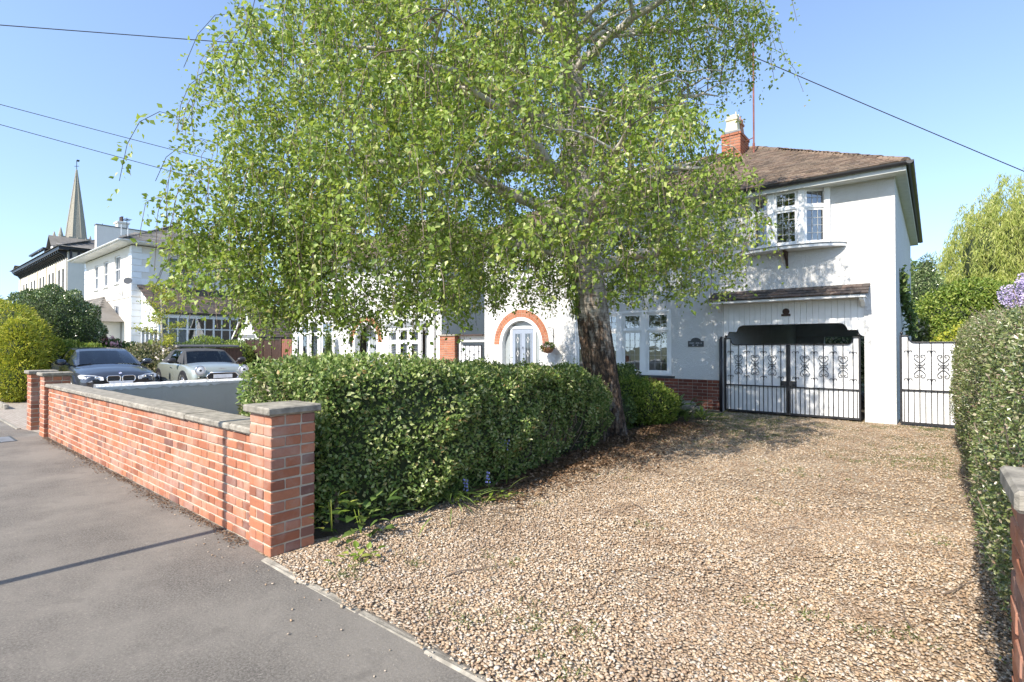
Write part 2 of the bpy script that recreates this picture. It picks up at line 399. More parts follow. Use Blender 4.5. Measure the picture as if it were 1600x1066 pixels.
def box_hedge(name, label, lo, hi, rad, n, L, W, mat, depth=.14, amp=.07, shape=None, shoots=0, core_in=.10, thin=None, bias=1.0, lsc=None):
    lo = np.array(lo, float); hi = np.array(hi, float); t = thing(name, label, 'hedge', tuple((lo+hi)/2*[1, 1, 0]))
    d = hi-lo; ar = np.array([d[1]*d[2], d[1]*d[2], d[0]*d[2], d[0]*d[2], d[0]*d[1]])
    fc = rng.choice(5, n, p=ar/ar.sum()); u = rng.random((n, 3)); u[:, 1] **= bias; P = lo+u*d
    P[fc == 0, 0] = lo[0]; P[fc == 1, 0] = hi[0]; P[fc == 2, 1] = lo[1]; P[fc == 3, 1] = hi[1]; P[fc == 4, 2] = hi[2]
    inner = np.clip(P, lo+rad, np.array([hi[0]-rad, hi[1]-rad, hi[2]-rad])); inner[:, 2] = np.maximum(np.minimum(P[:, 2], hi[2]-rad), lo[2])
    N = unit(P-inner+1e-6); off = rad + amp*lump(P, 2.2, 3) + amp*.6*lump(P, 6, 4) - depth*rng.random(n)**1.6
    P = inner + N*off[:, None]
    if shape is not None: P = shape(P)
    kk = P[:, 2] > lo[2]+.01
    if thin is not None: kk &= rng.random(len(P)) > thin(P)
    P = P[kk]; N = N[kk]; m = len(P)
    A = N*.6 + rand_dirs(m)*1.1 + np.array([0, 0, .35])
    if lsc is not None: k_ = lsc(P[:, 1]); L = L*k_; W = W*k_
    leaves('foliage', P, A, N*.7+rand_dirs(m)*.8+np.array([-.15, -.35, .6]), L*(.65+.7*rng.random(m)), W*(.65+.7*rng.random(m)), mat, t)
    if shoots:
        k = rng.choice(m, shoots); k = k[(P[k, 2] > .25)]; D = unit(N[k]*.6+rand_dirs(len(k))*.6+np.array([0, 0, .8])); ln = .04+.12*rng.random(len(k))**1.5
        tb = MB(); [tb.tube([tuple(P[i]-D[j]*.04), tuple(P[i]+D[j]*ln[j])], .0018, 3, 0, False) for j, i in enumerate(k)]; tb.build('branches', 'twig', t, recalc=False)
        r_ = np.repeat(np.arange(len(k)), 7); q = P[k][r_]+D[r_]*(ln[r_]*rng.random(len(r_)))[:, None]; leaves('young_foliage', q, D[r_]*.5+rand_dirs(len(r_)), rand_dirs(len(r_)), np.mean(L)*.72, np.mean(W)*.72, mat, t)
    # inner mass of twigs and shaded leaves
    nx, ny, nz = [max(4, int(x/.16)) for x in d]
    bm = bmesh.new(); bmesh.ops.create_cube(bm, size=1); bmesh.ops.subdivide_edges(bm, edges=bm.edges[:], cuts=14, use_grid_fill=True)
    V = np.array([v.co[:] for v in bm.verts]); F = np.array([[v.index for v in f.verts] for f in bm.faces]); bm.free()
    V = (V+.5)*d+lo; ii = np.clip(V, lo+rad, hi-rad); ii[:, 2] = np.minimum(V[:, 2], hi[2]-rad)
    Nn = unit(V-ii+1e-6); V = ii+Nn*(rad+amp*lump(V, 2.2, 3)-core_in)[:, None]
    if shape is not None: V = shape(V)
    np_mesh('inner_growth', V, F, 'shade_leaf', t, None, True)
    m = MB()
    for k in range(int(max(d)/.35)):
        x = random.uniform(lo[0]+.25, hi[0]-.25); y = random.uniform(lo[1]+.2, hi[1]-.2)
        m.tube([(x, y, lo[2]), (x+random.uniform(-.1, .1), y+random.uniform(-.1, .1), lo[2]+.5)], [.02, .012], 5)
    m.build('stem', 'twig', t)
    return t

# ---------------------------------------------------------------- brickwork helpers
def brick_run(mb, x0, x1, y0, y1, z, h=.063, axis=0, off=0.0, flem=True, jit=.0015, mi=0, g=.010):
    """one course of bricks between x0 and x1 (along axis), from y0 to y1 thick"""
    x = x0 - off; k = 0
    while x < x1-.012:
        ln = (.215 if (k % 2 == 0 or not flem) else .1025)
        a = max(x, x0); b = min(x+ln, x1)
        if x1-b < .045: b = x1
        if b-a > .03:
            q = random.uniform(-.0025, .0025)
            if axis == 0: mb.cbox((a, y0+q, z), (b, y1-q, z+h), .005, mi, None, jit)
            else: mb.cbox((y0+q, a, z), (y1-q, b, z+h), .005, mi, None, jit)
        x += ln+g; k += 1
def brick_pier(x0, x1, y0, y1, courses, parent, bm='brick', mm='mortar', name='brickwork', zb=0.0):
    mb = MB(); d = .1
    for c in range(courses):
        z = zb + .005 + c*.075
        if c % 2 == 0:
            brick_run(mb, x0, x1, y0, y0+d, z, off=0); brick_run(mb, x0, x1, y1-d, y1, z, off=.06)
            brick_run(mb, y0+d+.01, y1-d-.01, x0, x0+d, z, axis=1); brick_run(mb, y0+d+.01, y1-d-.01, x1-d, x1, z, axis=1)
        else:
            brick_run(mb, y0, y1, x0, x0+d, z, axis=1, off=.03); brick_run(mb, y0, y1, x1-d, x1, z, axis=1, off=0)
            brick_run(mb, x0+d+.01, x1-d-.01, y0, y0+d, z, off=.08); brick_run(mb, x0+d+.01, x1-d-.01, y1-d, y1, z)
    mb.box((x0+.007, y0+.007, zb-.03), (x1-.007, y1-.007, zb+courses*.075), 1)
    return mb.build(name, [bm, mm], parent)
def coping(parent, x0, x1, y0, y1, z, h=.055, name='coping'):
    mb = MB(); mb.cbox((x0, y0, z), (x1, y1, z+h), .009, 0, None, .003); return mb.build(name, 'concrete', parent)

# ================================================================ GROUND
def sheet(name, poly, z, mat, sub=1):
    me = bpy.data.meshes.new(name); me.from_pydata([(x, y, z) for x, y in poly], [], [list(range(len(poly)))]); me.materials.append(mat)
    o = link(name, me); tag(o, kind='structure'); return o
def ground_material():
    m, nt, b = new_mat('lawn_soil'); v = geo_pos(nt)
    c = ramp(nt, noise(nt, v, .8, 6, .7), [(.35, (.05, .06, .02)), (.6, (.09, .12, .035)), (.8, (.13, .11, .06))])
    lk(nt, c, b.inputs['Base Color']); b.inputs['Roughness'].default_value = .95
    bump(nt, b, noise(nt, v, 25, 5, .7), .8, .03); return m
def asphalt_material(name, base, warm):
    m, nt, b = new_mat(name); v = geo_pos(nt)
    f = noise(nt, v, 75, 6, .85); big = noise(nt, v, 1.1, 5, .65)
    c = ramp(nt, f, [(.34, tuple(x*.32 for x in base)), (.5, base), (.62, tuple(x*1.7 for x in base)), (.70, tuple(x*2.8 for x in base))])
    c = mixc(nt, ramp(nt, big, [(.38, 0.0), (.62, .75)]), c, warm)
    c = mixc(nt, ramp(nt, noise(nt, v, 4.3, 5, .7, .5), [(.56, 0.0), (.72, .35)]), c, tuple(x*.6 for x in base))
    c = mixc(nt, ramp(nt, noise(nt, v, 60, 2, .7), [(.64, 0.0), (.72, .6)]), c, (.40, .36, .30))
    vc = node(nt, 'ShaderNodeTexVoronoi', feature='DISTANCE_TO_EDGE'); vc.inputs['Scale'].default_value = .55
    dv = node(nt, 'ShaderNodeVectorMath', operation='ADD'); nv = node(nt, 'ShaderNodeTexNoise'); nv.inputs['Scale'].default_value = 2.5; nv.inputs['Detail'].default_value = 6; lk(nt, v, nv.inputs['Vector']); lk(nt, v, dv.inputs[0]); lk(nt, nv.outputs['Color'], dv.inputs[1]); lk(nt, dv.outputs[0], vc.inputs['Vector'])
    c = mixc(nt, ramp(nt, noise(nt, v, 9, 6, .75), [(.56, 0.0), (.72, .3)]), c, (.36, .32, .27))
    lk(nt, c, b.inputs['Base Color']); b.inputs['Roughness'].default_value = .88; b.inputs['Specular IOR Level'].default_value = .25
    h = node(nt, 'ShaderNodeMath', operation='ADD'); lk(nt, f, h.inputs[0]); lk(nt, noise(nt, v, 420, 2), h.inputs[1])
    bump(nt, b, h.outputs[0], .8, .006); return m
def gravel_material():
    m, nt, b = new_mat('gravel_bed'); v = geo_pos(nt)
    vo = node(nt, 'ShaderNodeTexVoronoi'); vo.inputs['Scale'].default_value = 55; lk(nt, v, vo.inputs['Vector'])
    sep = node(nt, 'ShaderNodeSeparateColor'); lk(nt, vo.outputs['Color'], sep.inputs[0])
    c = ramp(nt, sep.outputs[0], [(0, (.20, .14, .09)), (.3, (.31, .215, .135)), (.6, (.40, .30, .20)), (.85, (.47, .39, .29)), (1, (.52, .46, .38))])
    c = mixc(nt, ramp(nt, noise(nt, v, 2.2, 5, .7), [(.50, 0.0), (.70, .6)]), c, (.13, .085, .05))
    # moss and grass creeping in towards the house
    g = node(nt, 'ShaderNodeSeparateXYZ'); lk(nt, v, g.inputs[0])
    mr = node(nt, 'ShaderNodeMapRange'); mr.inputs[1].default_value = 6.5; mr.inputs[2].default_value = 10.5; lk(nt, g.outputs[1], mr.inputs[0])
    mm = node(nt, 'ShaderNodeMath', operation='MULTIPLY'); lk(nt, mr.outputs[0], mm.inputs[0]); lk(nt, ramp(nt, noise(nt, v, 1.6, 6, .75), [(.45, 0.0), (.6, .8)]), mm.inputs[1])
    c = mixc(nt, mm.outputs[0], c, (.13, .125, .04))
    lk(nt, c, b.inputs['Base Color']); b.inputs['Roughness'].default_value = .9
    bump(nt, b, vo.outputs['Distance'], 1.0, -.02); return m
def paving_material():
    m, nt, b = new_mat('drive_paving'); v = geo_pos(nt)
    br = node(nt, 'ShaderNodeTexBrick'); br.inputs['Scale'].default_value = 5; lk(nt, v, br.inputs['Vector'])
    br.inputs[1].default_value = (.30, .25, .2, 1); br.inputs[2].default_value = (.38, .33, .27, 1); br.inputs[3].default_value = (.2, .17, .14, 1)
    br.inputs['Mortar Size'].default_value = .012
    lk(nt, br.outputs['Color'], b.inputs['Base Color']); b.inputs['Roughness'].default_value = .9; return m
GM = ground_material()
sheet('ground', [(-700, -700), (700, -700), (700, 900), (-700, 900)], -0.12, GM)
me = bpy.data.meshes.new('garden_ground')
sheet('garden_ground', [(-60, 1.85), (0.1, 1.85), (20, 1.85), (20, 60), (-60, 60)], -0.004, GM)
PAV = sheet('pavement', [(-60, -1.3), (30, -1.3), (30, 1.9), (-60, 1.9)], 0.0, asphalt_material('footway_asphalt', (.16, .145, .125), (.26, .235, .20)))
sheet('road', [(-60, -9), (30, -9), (30, -1.42), (-60, -1.42)], -0.11, asphalt_material('road_asphalt', (.09, .088, .085), (.11, .10, .095)))
kb = MB()
x = -60
while x < 30: kb.cbox((x, -1.42, -.2), (x+.91, -1.3, .003), .012); x += .915
tag(kb.build('kerb', 'concrete'), kind='structure')
sheet('driveway', [(-3.75, 1.72), (.35, 1.72), (.6, 12.6), (-3.9, 12.6)], 0.006, gravel_material())
sheet('neighbour_driveway', [(-30, 1.62), (-12.46, 1.66), (-9.5, 2.1), (-9.5, 11.8), (-22.5, 11.8), (-30, 11)], 0.005, paving_material())
sheet('carport_floor', [(-3.6, 12.3), (-.8, 12.3), (-.8, 20), (-3.6, 20)], .02, M['concrete'])
# concrete edging strip between pavement and gravel, half buried
ed = MB(); x = -3.56
while x < .14:
    ed.cbox((x, 1.665+random.uniform(-.008, .006), -.05), (x+.55, 1.725+random.uniform(-.012, .01), .008+random.uniform(-.004, .006)), .012, 0, None, .008); x += .556
tag(ed.build('edging', 'concrete'), kind='structure')
# narrow pale edging at the neighbour's drive and at its shrub bed
e2 = MB(); e2.cbox((-30, 1.60, -.02), (-12.5, 1.66, .02), .008)
for i in range(24): e2.cbox((-24+i*.31, 1.92, -.02), (-23.72+i*.31, 2.0, .12), .012, 0, None, .006)
tag(e2.build('drive_kerb', 'concrete'), kind='structure')
# front garden soil: raised between the walls and the drive
def garden_bed():
    nx, ny = 60, 80; xs = np.linspace(-9.33, -3.4, nx); ys = np.linspace(2.0, 11.9, ny); X, Y = np.meshgrid(xs, ys)
    h = np.clip((-4.3-X)/1.5, 0, 1); h = h*h*(3-2*h)
    Z = -.01 + .28*h + .03*lump(np.c_[X.ravel(), Y.ravel(), 0*X.ravel()], 2).reshape(X.shape)*(X < -3.5) + .03*np.clip((-3.4-X)/.3, 0, 1)
    V = np.c_[X.ravel(), Y.ravel(), Z.ravel()]
    F = np.array([[j*nx+i, j*nx+i+1, (j+1)*nx+i+1, (j+1)*nx+i] for j in range(ny-1) for i in range(nx-1)])
    tag(np_mesh('garden_bed', V, F, 'soil', None, None, True), kind='structure')
garden_bed()

# ================================================================ GRAVEL (stuff)
def gravel():
    m, nt, b = new_mat('pebble')
    c = ramp(nt, attr(nt), [(0, (.25, .175, .115)), (.12, (.36, .245, .15)), (.35, (.45, .325, .20)), (.55, (.49, .385, .27)), (.8, (.53, .44, .34)), (.95, (.60, .54, .45)), (1, (.32, .28, .24))])
    v = geo_pos(nt); c = mixc(nt, ramp(nt, noise(nt, v, 2.0, 5, .7), [(.50, 0.0), (.66, .65)]), c, (.22, .14, .085))
    c = mixc(nt, ramp(nt, noise(nt, v, 150, 3), [(.4, 0.0), (.8, .25)]), c, (.2, .14, .1))
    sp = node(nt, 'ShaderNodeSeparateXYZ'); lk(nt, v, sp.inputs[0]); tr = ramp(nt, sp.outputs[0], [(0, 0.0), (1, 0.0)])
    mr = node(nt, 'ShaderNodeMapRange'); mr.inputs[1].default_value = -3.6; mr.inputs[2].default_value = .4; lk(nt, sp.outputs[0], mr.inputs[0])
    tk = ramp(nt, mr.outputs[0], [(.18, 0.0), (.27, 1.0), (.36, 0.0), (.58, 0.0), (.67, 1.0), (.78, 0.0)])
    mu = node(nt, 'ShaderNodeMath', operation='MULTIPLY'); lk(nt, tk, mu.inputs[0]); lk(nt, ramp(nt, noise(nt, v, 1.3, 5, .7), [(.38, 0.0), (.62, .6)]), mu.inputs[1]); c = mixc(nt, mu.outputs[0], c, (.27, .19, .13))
    lk(nt, c, b.inputs['Base Color']); b.inputs['Roughness'].default_value = .75; M['pebble'] = m
    bm = bmesh.new(); bmesh.ops.create_icosphere(bm, subdivisions=1, radius=1)
    bv = np.array([q.co[:] for q in bm.verts]); bf = np.array([[q.index for q in f.verts] for f in bm.faces]); bm.free()
    n1, n2, n3 = 58000, 30000, 120
    x = rng.uniform(-3.5, .28, n1); y = 1.0+4.4*rng.random(n1)**1.15; ye = 1.715+.035*np.sin(x*5)+.03*np.sin(x*11+1)+.02*rng.normal(size=n1); y = np.where(y < ye, ye+rng.random(n1)*3.6, y)
    x2 = rng.uniform(-3.7, .35, n2); y2 = rng.uniform(5.3, 11.95, n2)
    # stray stones on the asphalt, close to the wall foot and the drive edge
    x3 = np.r_[rng.uniform(-11, -3.9, 70), rng.uniform(-4.4, .1, n3-70)]
    y3 = np.r_[1.72-np.abs(rng.normal(0, .06, 70)), 1.64-np.abs(rng.normal(0, .16, n3-70))]
    X = np.r_[x, x2, x3]; Y = np.r_[y, y2, y3]; s = np.r_[.0048+.0075*rng.random(n1)**1.7, .006+.007*rng.random(n2)**1.4, rng.uniform(.004, .008, n3)]
    n = len(X); rare = noise_keep = (lump(np.c_[X, Y, 0*X], 1.1, 5) > -.95) | (rng.random(n) < .35) | (Y < 1.8)
    rare &= ~((Y > 7.2) & (lump(np.c_[X, Y, 0*X], 2.6, 15)+np.clip((Y-9)/3, 0, .8)-.9*np.clip((X+2.2)/2, -.5, .6) > .35) & (rng.random(n) < .8))
    rare &= ~((X < -2.9-.1*(Y-5)) & (Y > 3) & (rng.random(n) < .6))
    z = np.r_[np.full(n1+n2, .008), np.full(n3, .004)] + s*.35 + np.r_[rng.random(n1+n2)*.008, np.zeros(n3)] + .010*lump(np.c_[X, Y, 0*X], 2.3, 9)*(Y > 1.8)
    X, Y, s, z = X[rare], Y[rare], s[rare], z[rare]; n = len(X)
    jitter = 1+.28*rng.normal(size=(n, 12, 1)); sc = np.stack([rng.uniform(.8, 1.35, n), rng.uniform(.7, 1.0, n), rng.uniform(.32, .6, n)], 1)
    V = bv[None]*jitter*sc[:, None]*s[:, None, None]
    a = rng.random(n)*6.28; tl = rng.normal(0, .35, n); ca, sa, ct, st = np.cos(a), np.sin(a), np.cos(tl), np.sin(tl)
    x_, y_, z_ = V[..., 0], V[..., 1], V[..., 2]
    y_, z_ = y_*ct[:, None]-z_*st[:, None], y_*st[:, None]+z_*ct[:, None]
    V = np.stack([x_*ca[:, None]-y_*sa[:, None]+X[:, None], x_*sa[:, None]+y_*ca[:, None]+Y[:, None], z_+z[:, None]], -1)
    F = (bf[None]+(np.arange(n)*12)[:, None, None]).reshape(-1, 3)
    r = np.repeat(rng.random(n), 20)
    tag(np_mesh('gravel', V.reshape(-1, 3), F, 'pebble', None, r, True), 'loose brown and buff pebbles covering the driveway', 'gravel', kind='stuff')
gravel()

def blades(name, label, cat, X, Y, Z, h, per, mat, w=.006, lean=.5):
    n = len(X)*per; i = np.repeat(np.arange(len(X)), per)
    P = np.c_[X[i]+rng.normal(0, .03, n), Y[i]+rng.normal(0, .03, n), Z[i]]
    A = np.c_[rng.normal(0, lean, n), rng.normal(0, lean, n), np.ones(n)]
    o = leaves(name, P, A, rand_dirs(n), h*(.5+rng.random(n)), w, mat, None, None, .35)
    return tag(o, label, cat, kind='stuff')
pts = []
for cx, cy, n, sp in [(-1.56, 2.18, 16, .16), (-2.74, 2.28, 5, .1), (-.58, 3.11, 8, .12), (-.13, 3.23, 9, .13), (-1.26, 6.66, 14, .3), (-.01, 5.02, 5, .1), (-2.37, 2.7, 6, .14), (-3.0, 1.95, 8, .12),
                      (-1.2, 1.95, 8, .1), (-2.0, 2.0, 6, .1), (-.4, 2.5, 6, .1), (-1.9, 3.9, 5, .1), (-2.7, 5.2, 6, .15), (-1.1, 5.2, 5, .12), (-2.9, 3.9, 6, .12), (-.6, 7.9, 20, .3)]:
    for _ in range(n): pts.append((cx+random.gauss(0, sp), cy+random.gauss(0, sp*.5)))
for _ in range(1500):
    x = random.uniform(-3.7, .2); y = random.uniform(7.4, 11.8)
    if math.sin(x*2.1+1)+math.sin(y*1.7+x)+random.uniform(-1, 1)-.6*(x > -1.5) > .35: pts.append((x, y))
for _ in range(160): pts.append((random.uniform(-3.9, -3.2)-.1, random.uniform(7.6, 10.4)))
P_ = np.array(pts)
blades('grass', 'short tufts of weedy grass growing through the gravel', 'grass', P_[:, 0], P_[:, 1], np.full(len(P_), .01), .036, 12, 'grass_blade', .005, 1.0)
# dry leaf litter under the tree and hedge foot
n = 11000
lx = rng.normal(0, 1, n); ly = rng.uniform(3.6, 9.6, n); X = -3.5 + np.abs(rng.normal(0, .36, n))*(1+.5*(ly > 5.5)) - .25 - .25*np.clip((ly-5.5)/2, 0, 1); Pz = rng.random(n)*.03+.02
leaves('leaf_litter', np.c_[X, ly, Pz], rand_dirs(n)*[1, 1, .25], np.tile([0, 0, 1.], (n, 1))+rand_dirs(n)*.5, .045*(.6+.6*rng.random(n)), .03, 'dry_leaf')
tag(bpy.data.objects['leaf_litter'], 'brown dry leaf litter along the foot of the hedge and tree', 'leaf litter', kind='stuff')
# fine debris in the joint along the wall foot
n = 2600; X = rng.uniform(-11, -3.9, n); Y = 1.765-np.abs(rng.normal(0, .035, n))*(1+.8*(np.sin(X*3) > 0)); Z = rng.random(n)*.012+.003
leaves('wall_debris', np.c_[X, Y, Z], rand_dirs(n)*[1, 1, .3], np.tile([0, 0, 1.], (n, 1))+rand_dirs(n)*.6, .02*(.5+.8*rng.random(n)), .012, 'dry_leaf')
tag(bpy.data.objects['wall_debris'], 'dry husks and grit gathered along the foot of the brick wall', 'debris', kind='stuff')
for k, (x, y, ln, a, lb) in enumerate([(-2.37, 2.28, .42, 1.1, 'thin bent twig on the gravel nearest the small leafy weed'), (-.97, 4.5, .25, .4, 'short twig lying mid drive on open gravel'),
        (-2.2, 4.45, .38, -.9, 'curved brown twig on the gravel beside the shade of the tree'), (.02, 3.9, .45, .9, 'long dark twig on the gravel by the right hedge foot'), (-.1, 3.35, .3, 1.9, 'forked twig on the gravel near the right brick pier'),
        (-3.2, 3.4, .4, .25, 'pale crooked stick at the foot of the left hedge')]):
    m = MB(); p = [(x, y, .022)]
    for i in range(6):
        a += random.uniform(-.35, .35); p.append((p[-1][0]+ln/6*math.cos(a), p[-1][1]+ln/6*math.sin(a), .022+random.uniform(0, .014)))
    m.tube(p, [.005, .005, .004, .004, .003, .003, .002], 5); q = p[3]; m.tube([q, (q[0]+.07*math.cos(a+.8), q[1]+.07*math.sin(a+.8), .03)], [.003, .0015], 5)
    tag(m.build('twig', 'twig'), lb, 'twig', 'fallen twigs on the drive')
# utility cover in the pavement
t = thing('utility_cover', 'flat grey metal utility cover set in the far pavement', 'utility cover', (-11.2, 1.32, 0))
m = MB(); m.box((-11.6, 1.22, -.01), (-10.95, 1.42, .006)); m.build('frame', 'dark_grey', t)
m = MB(); m.cbox((-11.57, 1.245, 0), (-10.98, 1.395, .010), .004); m.build('lid', 'lead', t)

# ================================================================ STREET WALLS
W = thing('garden_wall', 'low red brick garden wall with concrete coping along the pavement', 'wall', (-7.5, 1.89, 0))
mb = MB()
for c in range(11):
    z = .0+c*.0725
    brick_run(mb, -11.0, -3.865, 1.78, 2.0, z+.005, h=.0590, off=(.16 if c % 2 else 0.0))
mb.box((-11.0, 1.788, -.05), (-3.867, 1.992, .797), 1)
mb.build('brickwork', ['brick', 'mortar'], W)
mb = MB(); x = -11.03
while x < -3.88:
    l = min(random.choice([.62, .9, .76, .9]), -3.868-x); mb.cbox((x, 1.745, .80), (x+l-.008, 2.035, .855+random.uniform(-.002, .003)), .012, 0, None, .003); x += l
mb.build('coping', 'concrete', W)
def pier(label, x0, x1, y0, y1, bm='brick', mm='mortar', nc=13, ov=.035):
    t = thing('brick_pier', label, 'gate pier', ((x0+x1)/2, (y0+y1)/2, 0), 'brick gate piers along the pavement')
    brick_pier(x0, x1, y0, y1, nc, t, bm, mm); coping(t, x0-ov, x1+ov, y0-ov, y1+ov, nc*.075+.003); return t
pier('large red brick pier at the corner of pavement and gravel drive', -3.86, -3.54, 1.73, 2.06)
pier('brick pier at the far end of the low red garden wall', -11.36, -11.02, 1.73, 2.06)
pier('furthest brick pier beside the entrance to the parked cars', -12.46, -12.12, 1.73, 2.06)
pier('weathered brick pier in front of the tall hedge right of the drive', .165, .56, 1.73, 2.06, 'brick', nc=14, ov=.02)
W = thing('side_wall', 'brick wall stub running right from the pier by the tall hedge', 'wall', (2, 1.9, 0)); mb = MB()
for c in range(11): brick_run(mb, .57, 4, 1.78, 2.0, c*.0725+.004, h=.0625, off=(.16 if c % 2 else 0))
mb.box((.568, 1.788, -.05), (4, 1.992, .797), 1); mb.build('brickwork', ['brick', 'mortar'], W)
mb = MB(); [mb.cbox((.6+i*.86, 1.745, .8), (1.45+i*.86, 2.035, .855), .012) for i in range(4)]; mb.build('coping', 'concrete', W)
# rendered dividing wall
W = thing('rendered_wall', 'grey rendered wall with flaky white top dividing the two front gardens', 'wall', (-9.4, 5, 0))
mb = MB(); mb.box((-9.52, 2.05, -.1), (-9.4, 11.9, .84)); mb.build('wall_face', 'grey_render', W)
nx = 200; Y = np.linspace(2.04, 11.9, nx); V = []; 
for i, y in enumerate(Y):
    e = random.uniform(0, .025); V += [(-9.392, y, .835-e*1.4), (-9.388, y, .865), (-9.41, y, .895+e*.3), (-9.52, y, .895+e*.3), (-9.54, y, .86), (-9.535, y, .835)]
F = [(i*6+k, i*6+k+1, (i+1)*6+k+1, (i+1)*6+k) for i in range(nx-1) for k in range(5)]
np_mesh('wall_top', np.array(V), np.array(F), 'flaky_white', W)

# lamp post on the pavement behind the viewer: it throws the thin shadow across the pavement and the wall
t = thing('lamp_post', 'slim grey street lamp post at the road edge of the pavement', 'street lamp', (-4.53, -1.1, 0))
m = MB(); m.tube([(-4.53, -1.1, 0), (-4.53, -1.1, 1.1)], .05, 12); m.tube([(-4.53, -1.1, 1.1), (-4.53, -1.1, 6.0)], [.04, .035], 12); m.build('post', 'dark_grey', t, True)
m = MB(); m.tube([(-4.53, -1.1, 5.9), (-4.53, -1.35, 6.15), (-4.53, -1.8, 6.2)], .025, 8); m.build('arm', 'dark_grey', t)
m = MB(); m.cbox((-4.63, -2.3, 6.15), (-4.43, -1.8, 6.24), .02); m.build('lantern', 'lead', t)

# ================================================================ BUILDING HELPERS
def wall_holes(name, mat, parent, mtx, L, z0, z1, holes=(), arches=(), T=.25):
    """wall plane y=0 (outside) to y=T; holes (x0,x1,za,zb); arches (xc, r, zspring): open below"""
    holes = list(holes) + [(xc-r, xc+r, z0, zs+r) for xc, r, zs in arches]
    xs = sorted({0, L, *[h[0] for h in holes], *[h[1] for h in holes]}); zs_ = sorted({z0, z1, *[h[2] for h in holes], *[h[3] for h in holes]})
    mb = MB(mtx)
    def inh(a, b): return any(h[0]-1e-6 <= a and b <= h[1]+1e-6 for h in [])
    def hole(i, j):
        if i < 0 or j < 0 or i >= len(xs)-1 or j >= len(zs_)-1: return None
        cx = (xs[i]+xs[i+1])/2; cz = (zs_[j]+zs_[j+1])/2
        return any(h[0] < cx < h[1] and h[2] < cz < h[3] for h in holes)
    for i in range(len(xs)-1):
        for j in range(len(zs_)-1):
            if hole(i, j): continue
            a, b, c, d = xs[i], xs[i+1], zs_[j], zs_[j+1]
            mb.add([(a, 0, c), (b, 0, c), (b, 0, d), (a, 0, d)], [(0, 1, 2, 3)]); mb.add([(a, T, c), (a, T, d), (b, T, d), (b, T, c)], [(0, 1, 2, 3)])
            for di, dj, e in ((-1, 0, (a, c, a, d)), (1, 0, (b, c, b, d)), (0, -1, (a, c, b, c)), (0, 1, (a, d, b, d))):
                hh = hole(i+di, j+dj)
                if hh: mb.add([(e[0], 0, e[1]), (e[2], 0, e[3]), (e[2], T, e[3]), (e[0], T, e[1])], [(0, 1, 2, 3)])
    for xc, r, zs in arches:
        n = 24
        for k in range(n):
            t0, t1 = math.pi*k/n, math.pi*(k+1)/n
            p = [(xc+r*math.cos(t), zs+r*math.sin(t)) for t in (t0, t1)]; q = [(xc+r*math.cos(t), zs+r) for t in (t0, t1)]
            for y in (0, T): mb.add([(p[0][0], y, p[0][1]), (p[1][0], y, p[1][1]), (q[1][0], y, q[1][1]), (q[0][0], y, q[0][1])], [(0, 1, 2, 3)])
            mb.add([(p[0][0], 0, p[0][1]), (p[1][0], 0, p[1][1]), (p[1][0], T, p[1][1]), (p[0][0], T, p[0][1])], [(0, 1, 2, 3)])
    return mb.build(name, mat, parent, recalc=False)

def frame_rect(mb, x0, x1, z0, z1, w, y0, y1, bottom=None):
    b = w if bottom is None else bottom
    mb.cbox((x0, y0, z0), (x0+w, y1, z1), .004); mb.cbox((x1-w, y0, z0), (x1, y1, z1), .004)
    mb.cbox((x0+w, y0+.001, z0), (x1-w, y1-.001, z0+b), .004); mb.cbox((x0+w, y0+.001, z1-w), (x1-w, y1-.001, z1), .004)

def light_unit(parent, mtx, x0, x1, z0, z1, transom, nx, nz_top, nz_low, y=.03, lead='leading', leadw=.009, w=.045, gl='glass', shutters=False):
    """one light of a window: casement below the transom, fanlight above; frame pieces go to the given window part"""
    f = MB(mtx); frame_rect(f, x0, x1, z0, z1, w*.55, y-.02, y+.05)
    f.cbox((x0+w*.5, y-.025, transom-w*.55), (x1-w*.5, y+.045, transom+w*.55), .004)
    frame_rect(f, x0+w*.55, x1-w*.55, z0+w*.55, transom-w*.5, w, y-.008, y+.03); frame_rect(f, x0+w*.55, x1-w*.55, transom+w*.5, z1-w*.55, w, y-.008, y+.03)
    fr = f.build('casement', 'white_paint', parent)
    g = MB(mtx); a, b = x0+w*1.5, x1-w*1.5
    g.add([(a, y+.01, z0+w), (b, y+.01, z0+w), (b, y+.01, transom-w), (a, y+.01, transom-w)], [(0, 1, 2, 3)])
    g.add([(a, y+.01, transom+w), (b, y+.01, transom+w), (b, y+.01, z1-w), (a, y+.01, z1-w)], [(0, 1, 2, 3)])
    g.build('pane', gl, fr, recalc=False)
    if nx:
        l = MB(mtx)
        for (za, zb, nz) in ((z0+w*1.5, transom-w*1.5, nz_low), (transom+w*1.5, z1-w*1.5, nz_top)):
            for i in range(1, nx): q = a+(b-a)*i/nx; l.box((q-leadw/2, y-.001, za), (q+leadw/2, y+.006, zb))
            for j in range(1, nz): q = za+(zb-za)*j/nz; l.box((a, y-.002, q-leadw/2), (b, y+.007, q+leadw/2))
        l.build('glazing_bars', lead, fr)
    if shutters:
        s = MB(mtx)
        for za, zb in ((z0+.09, transom-.08), (transom+.07, z1-.07)):
            z = za
            while z < zb:
                s.add([(a, y+.10, z), (b, y+.10, z), (b, y+.14, z+.05), (a, y+.14, z+.05)], [(0, 1, 2, 3)]); z += .062
        s.build('shutter', 'white_paint', fr, recalc=False)
    return fr

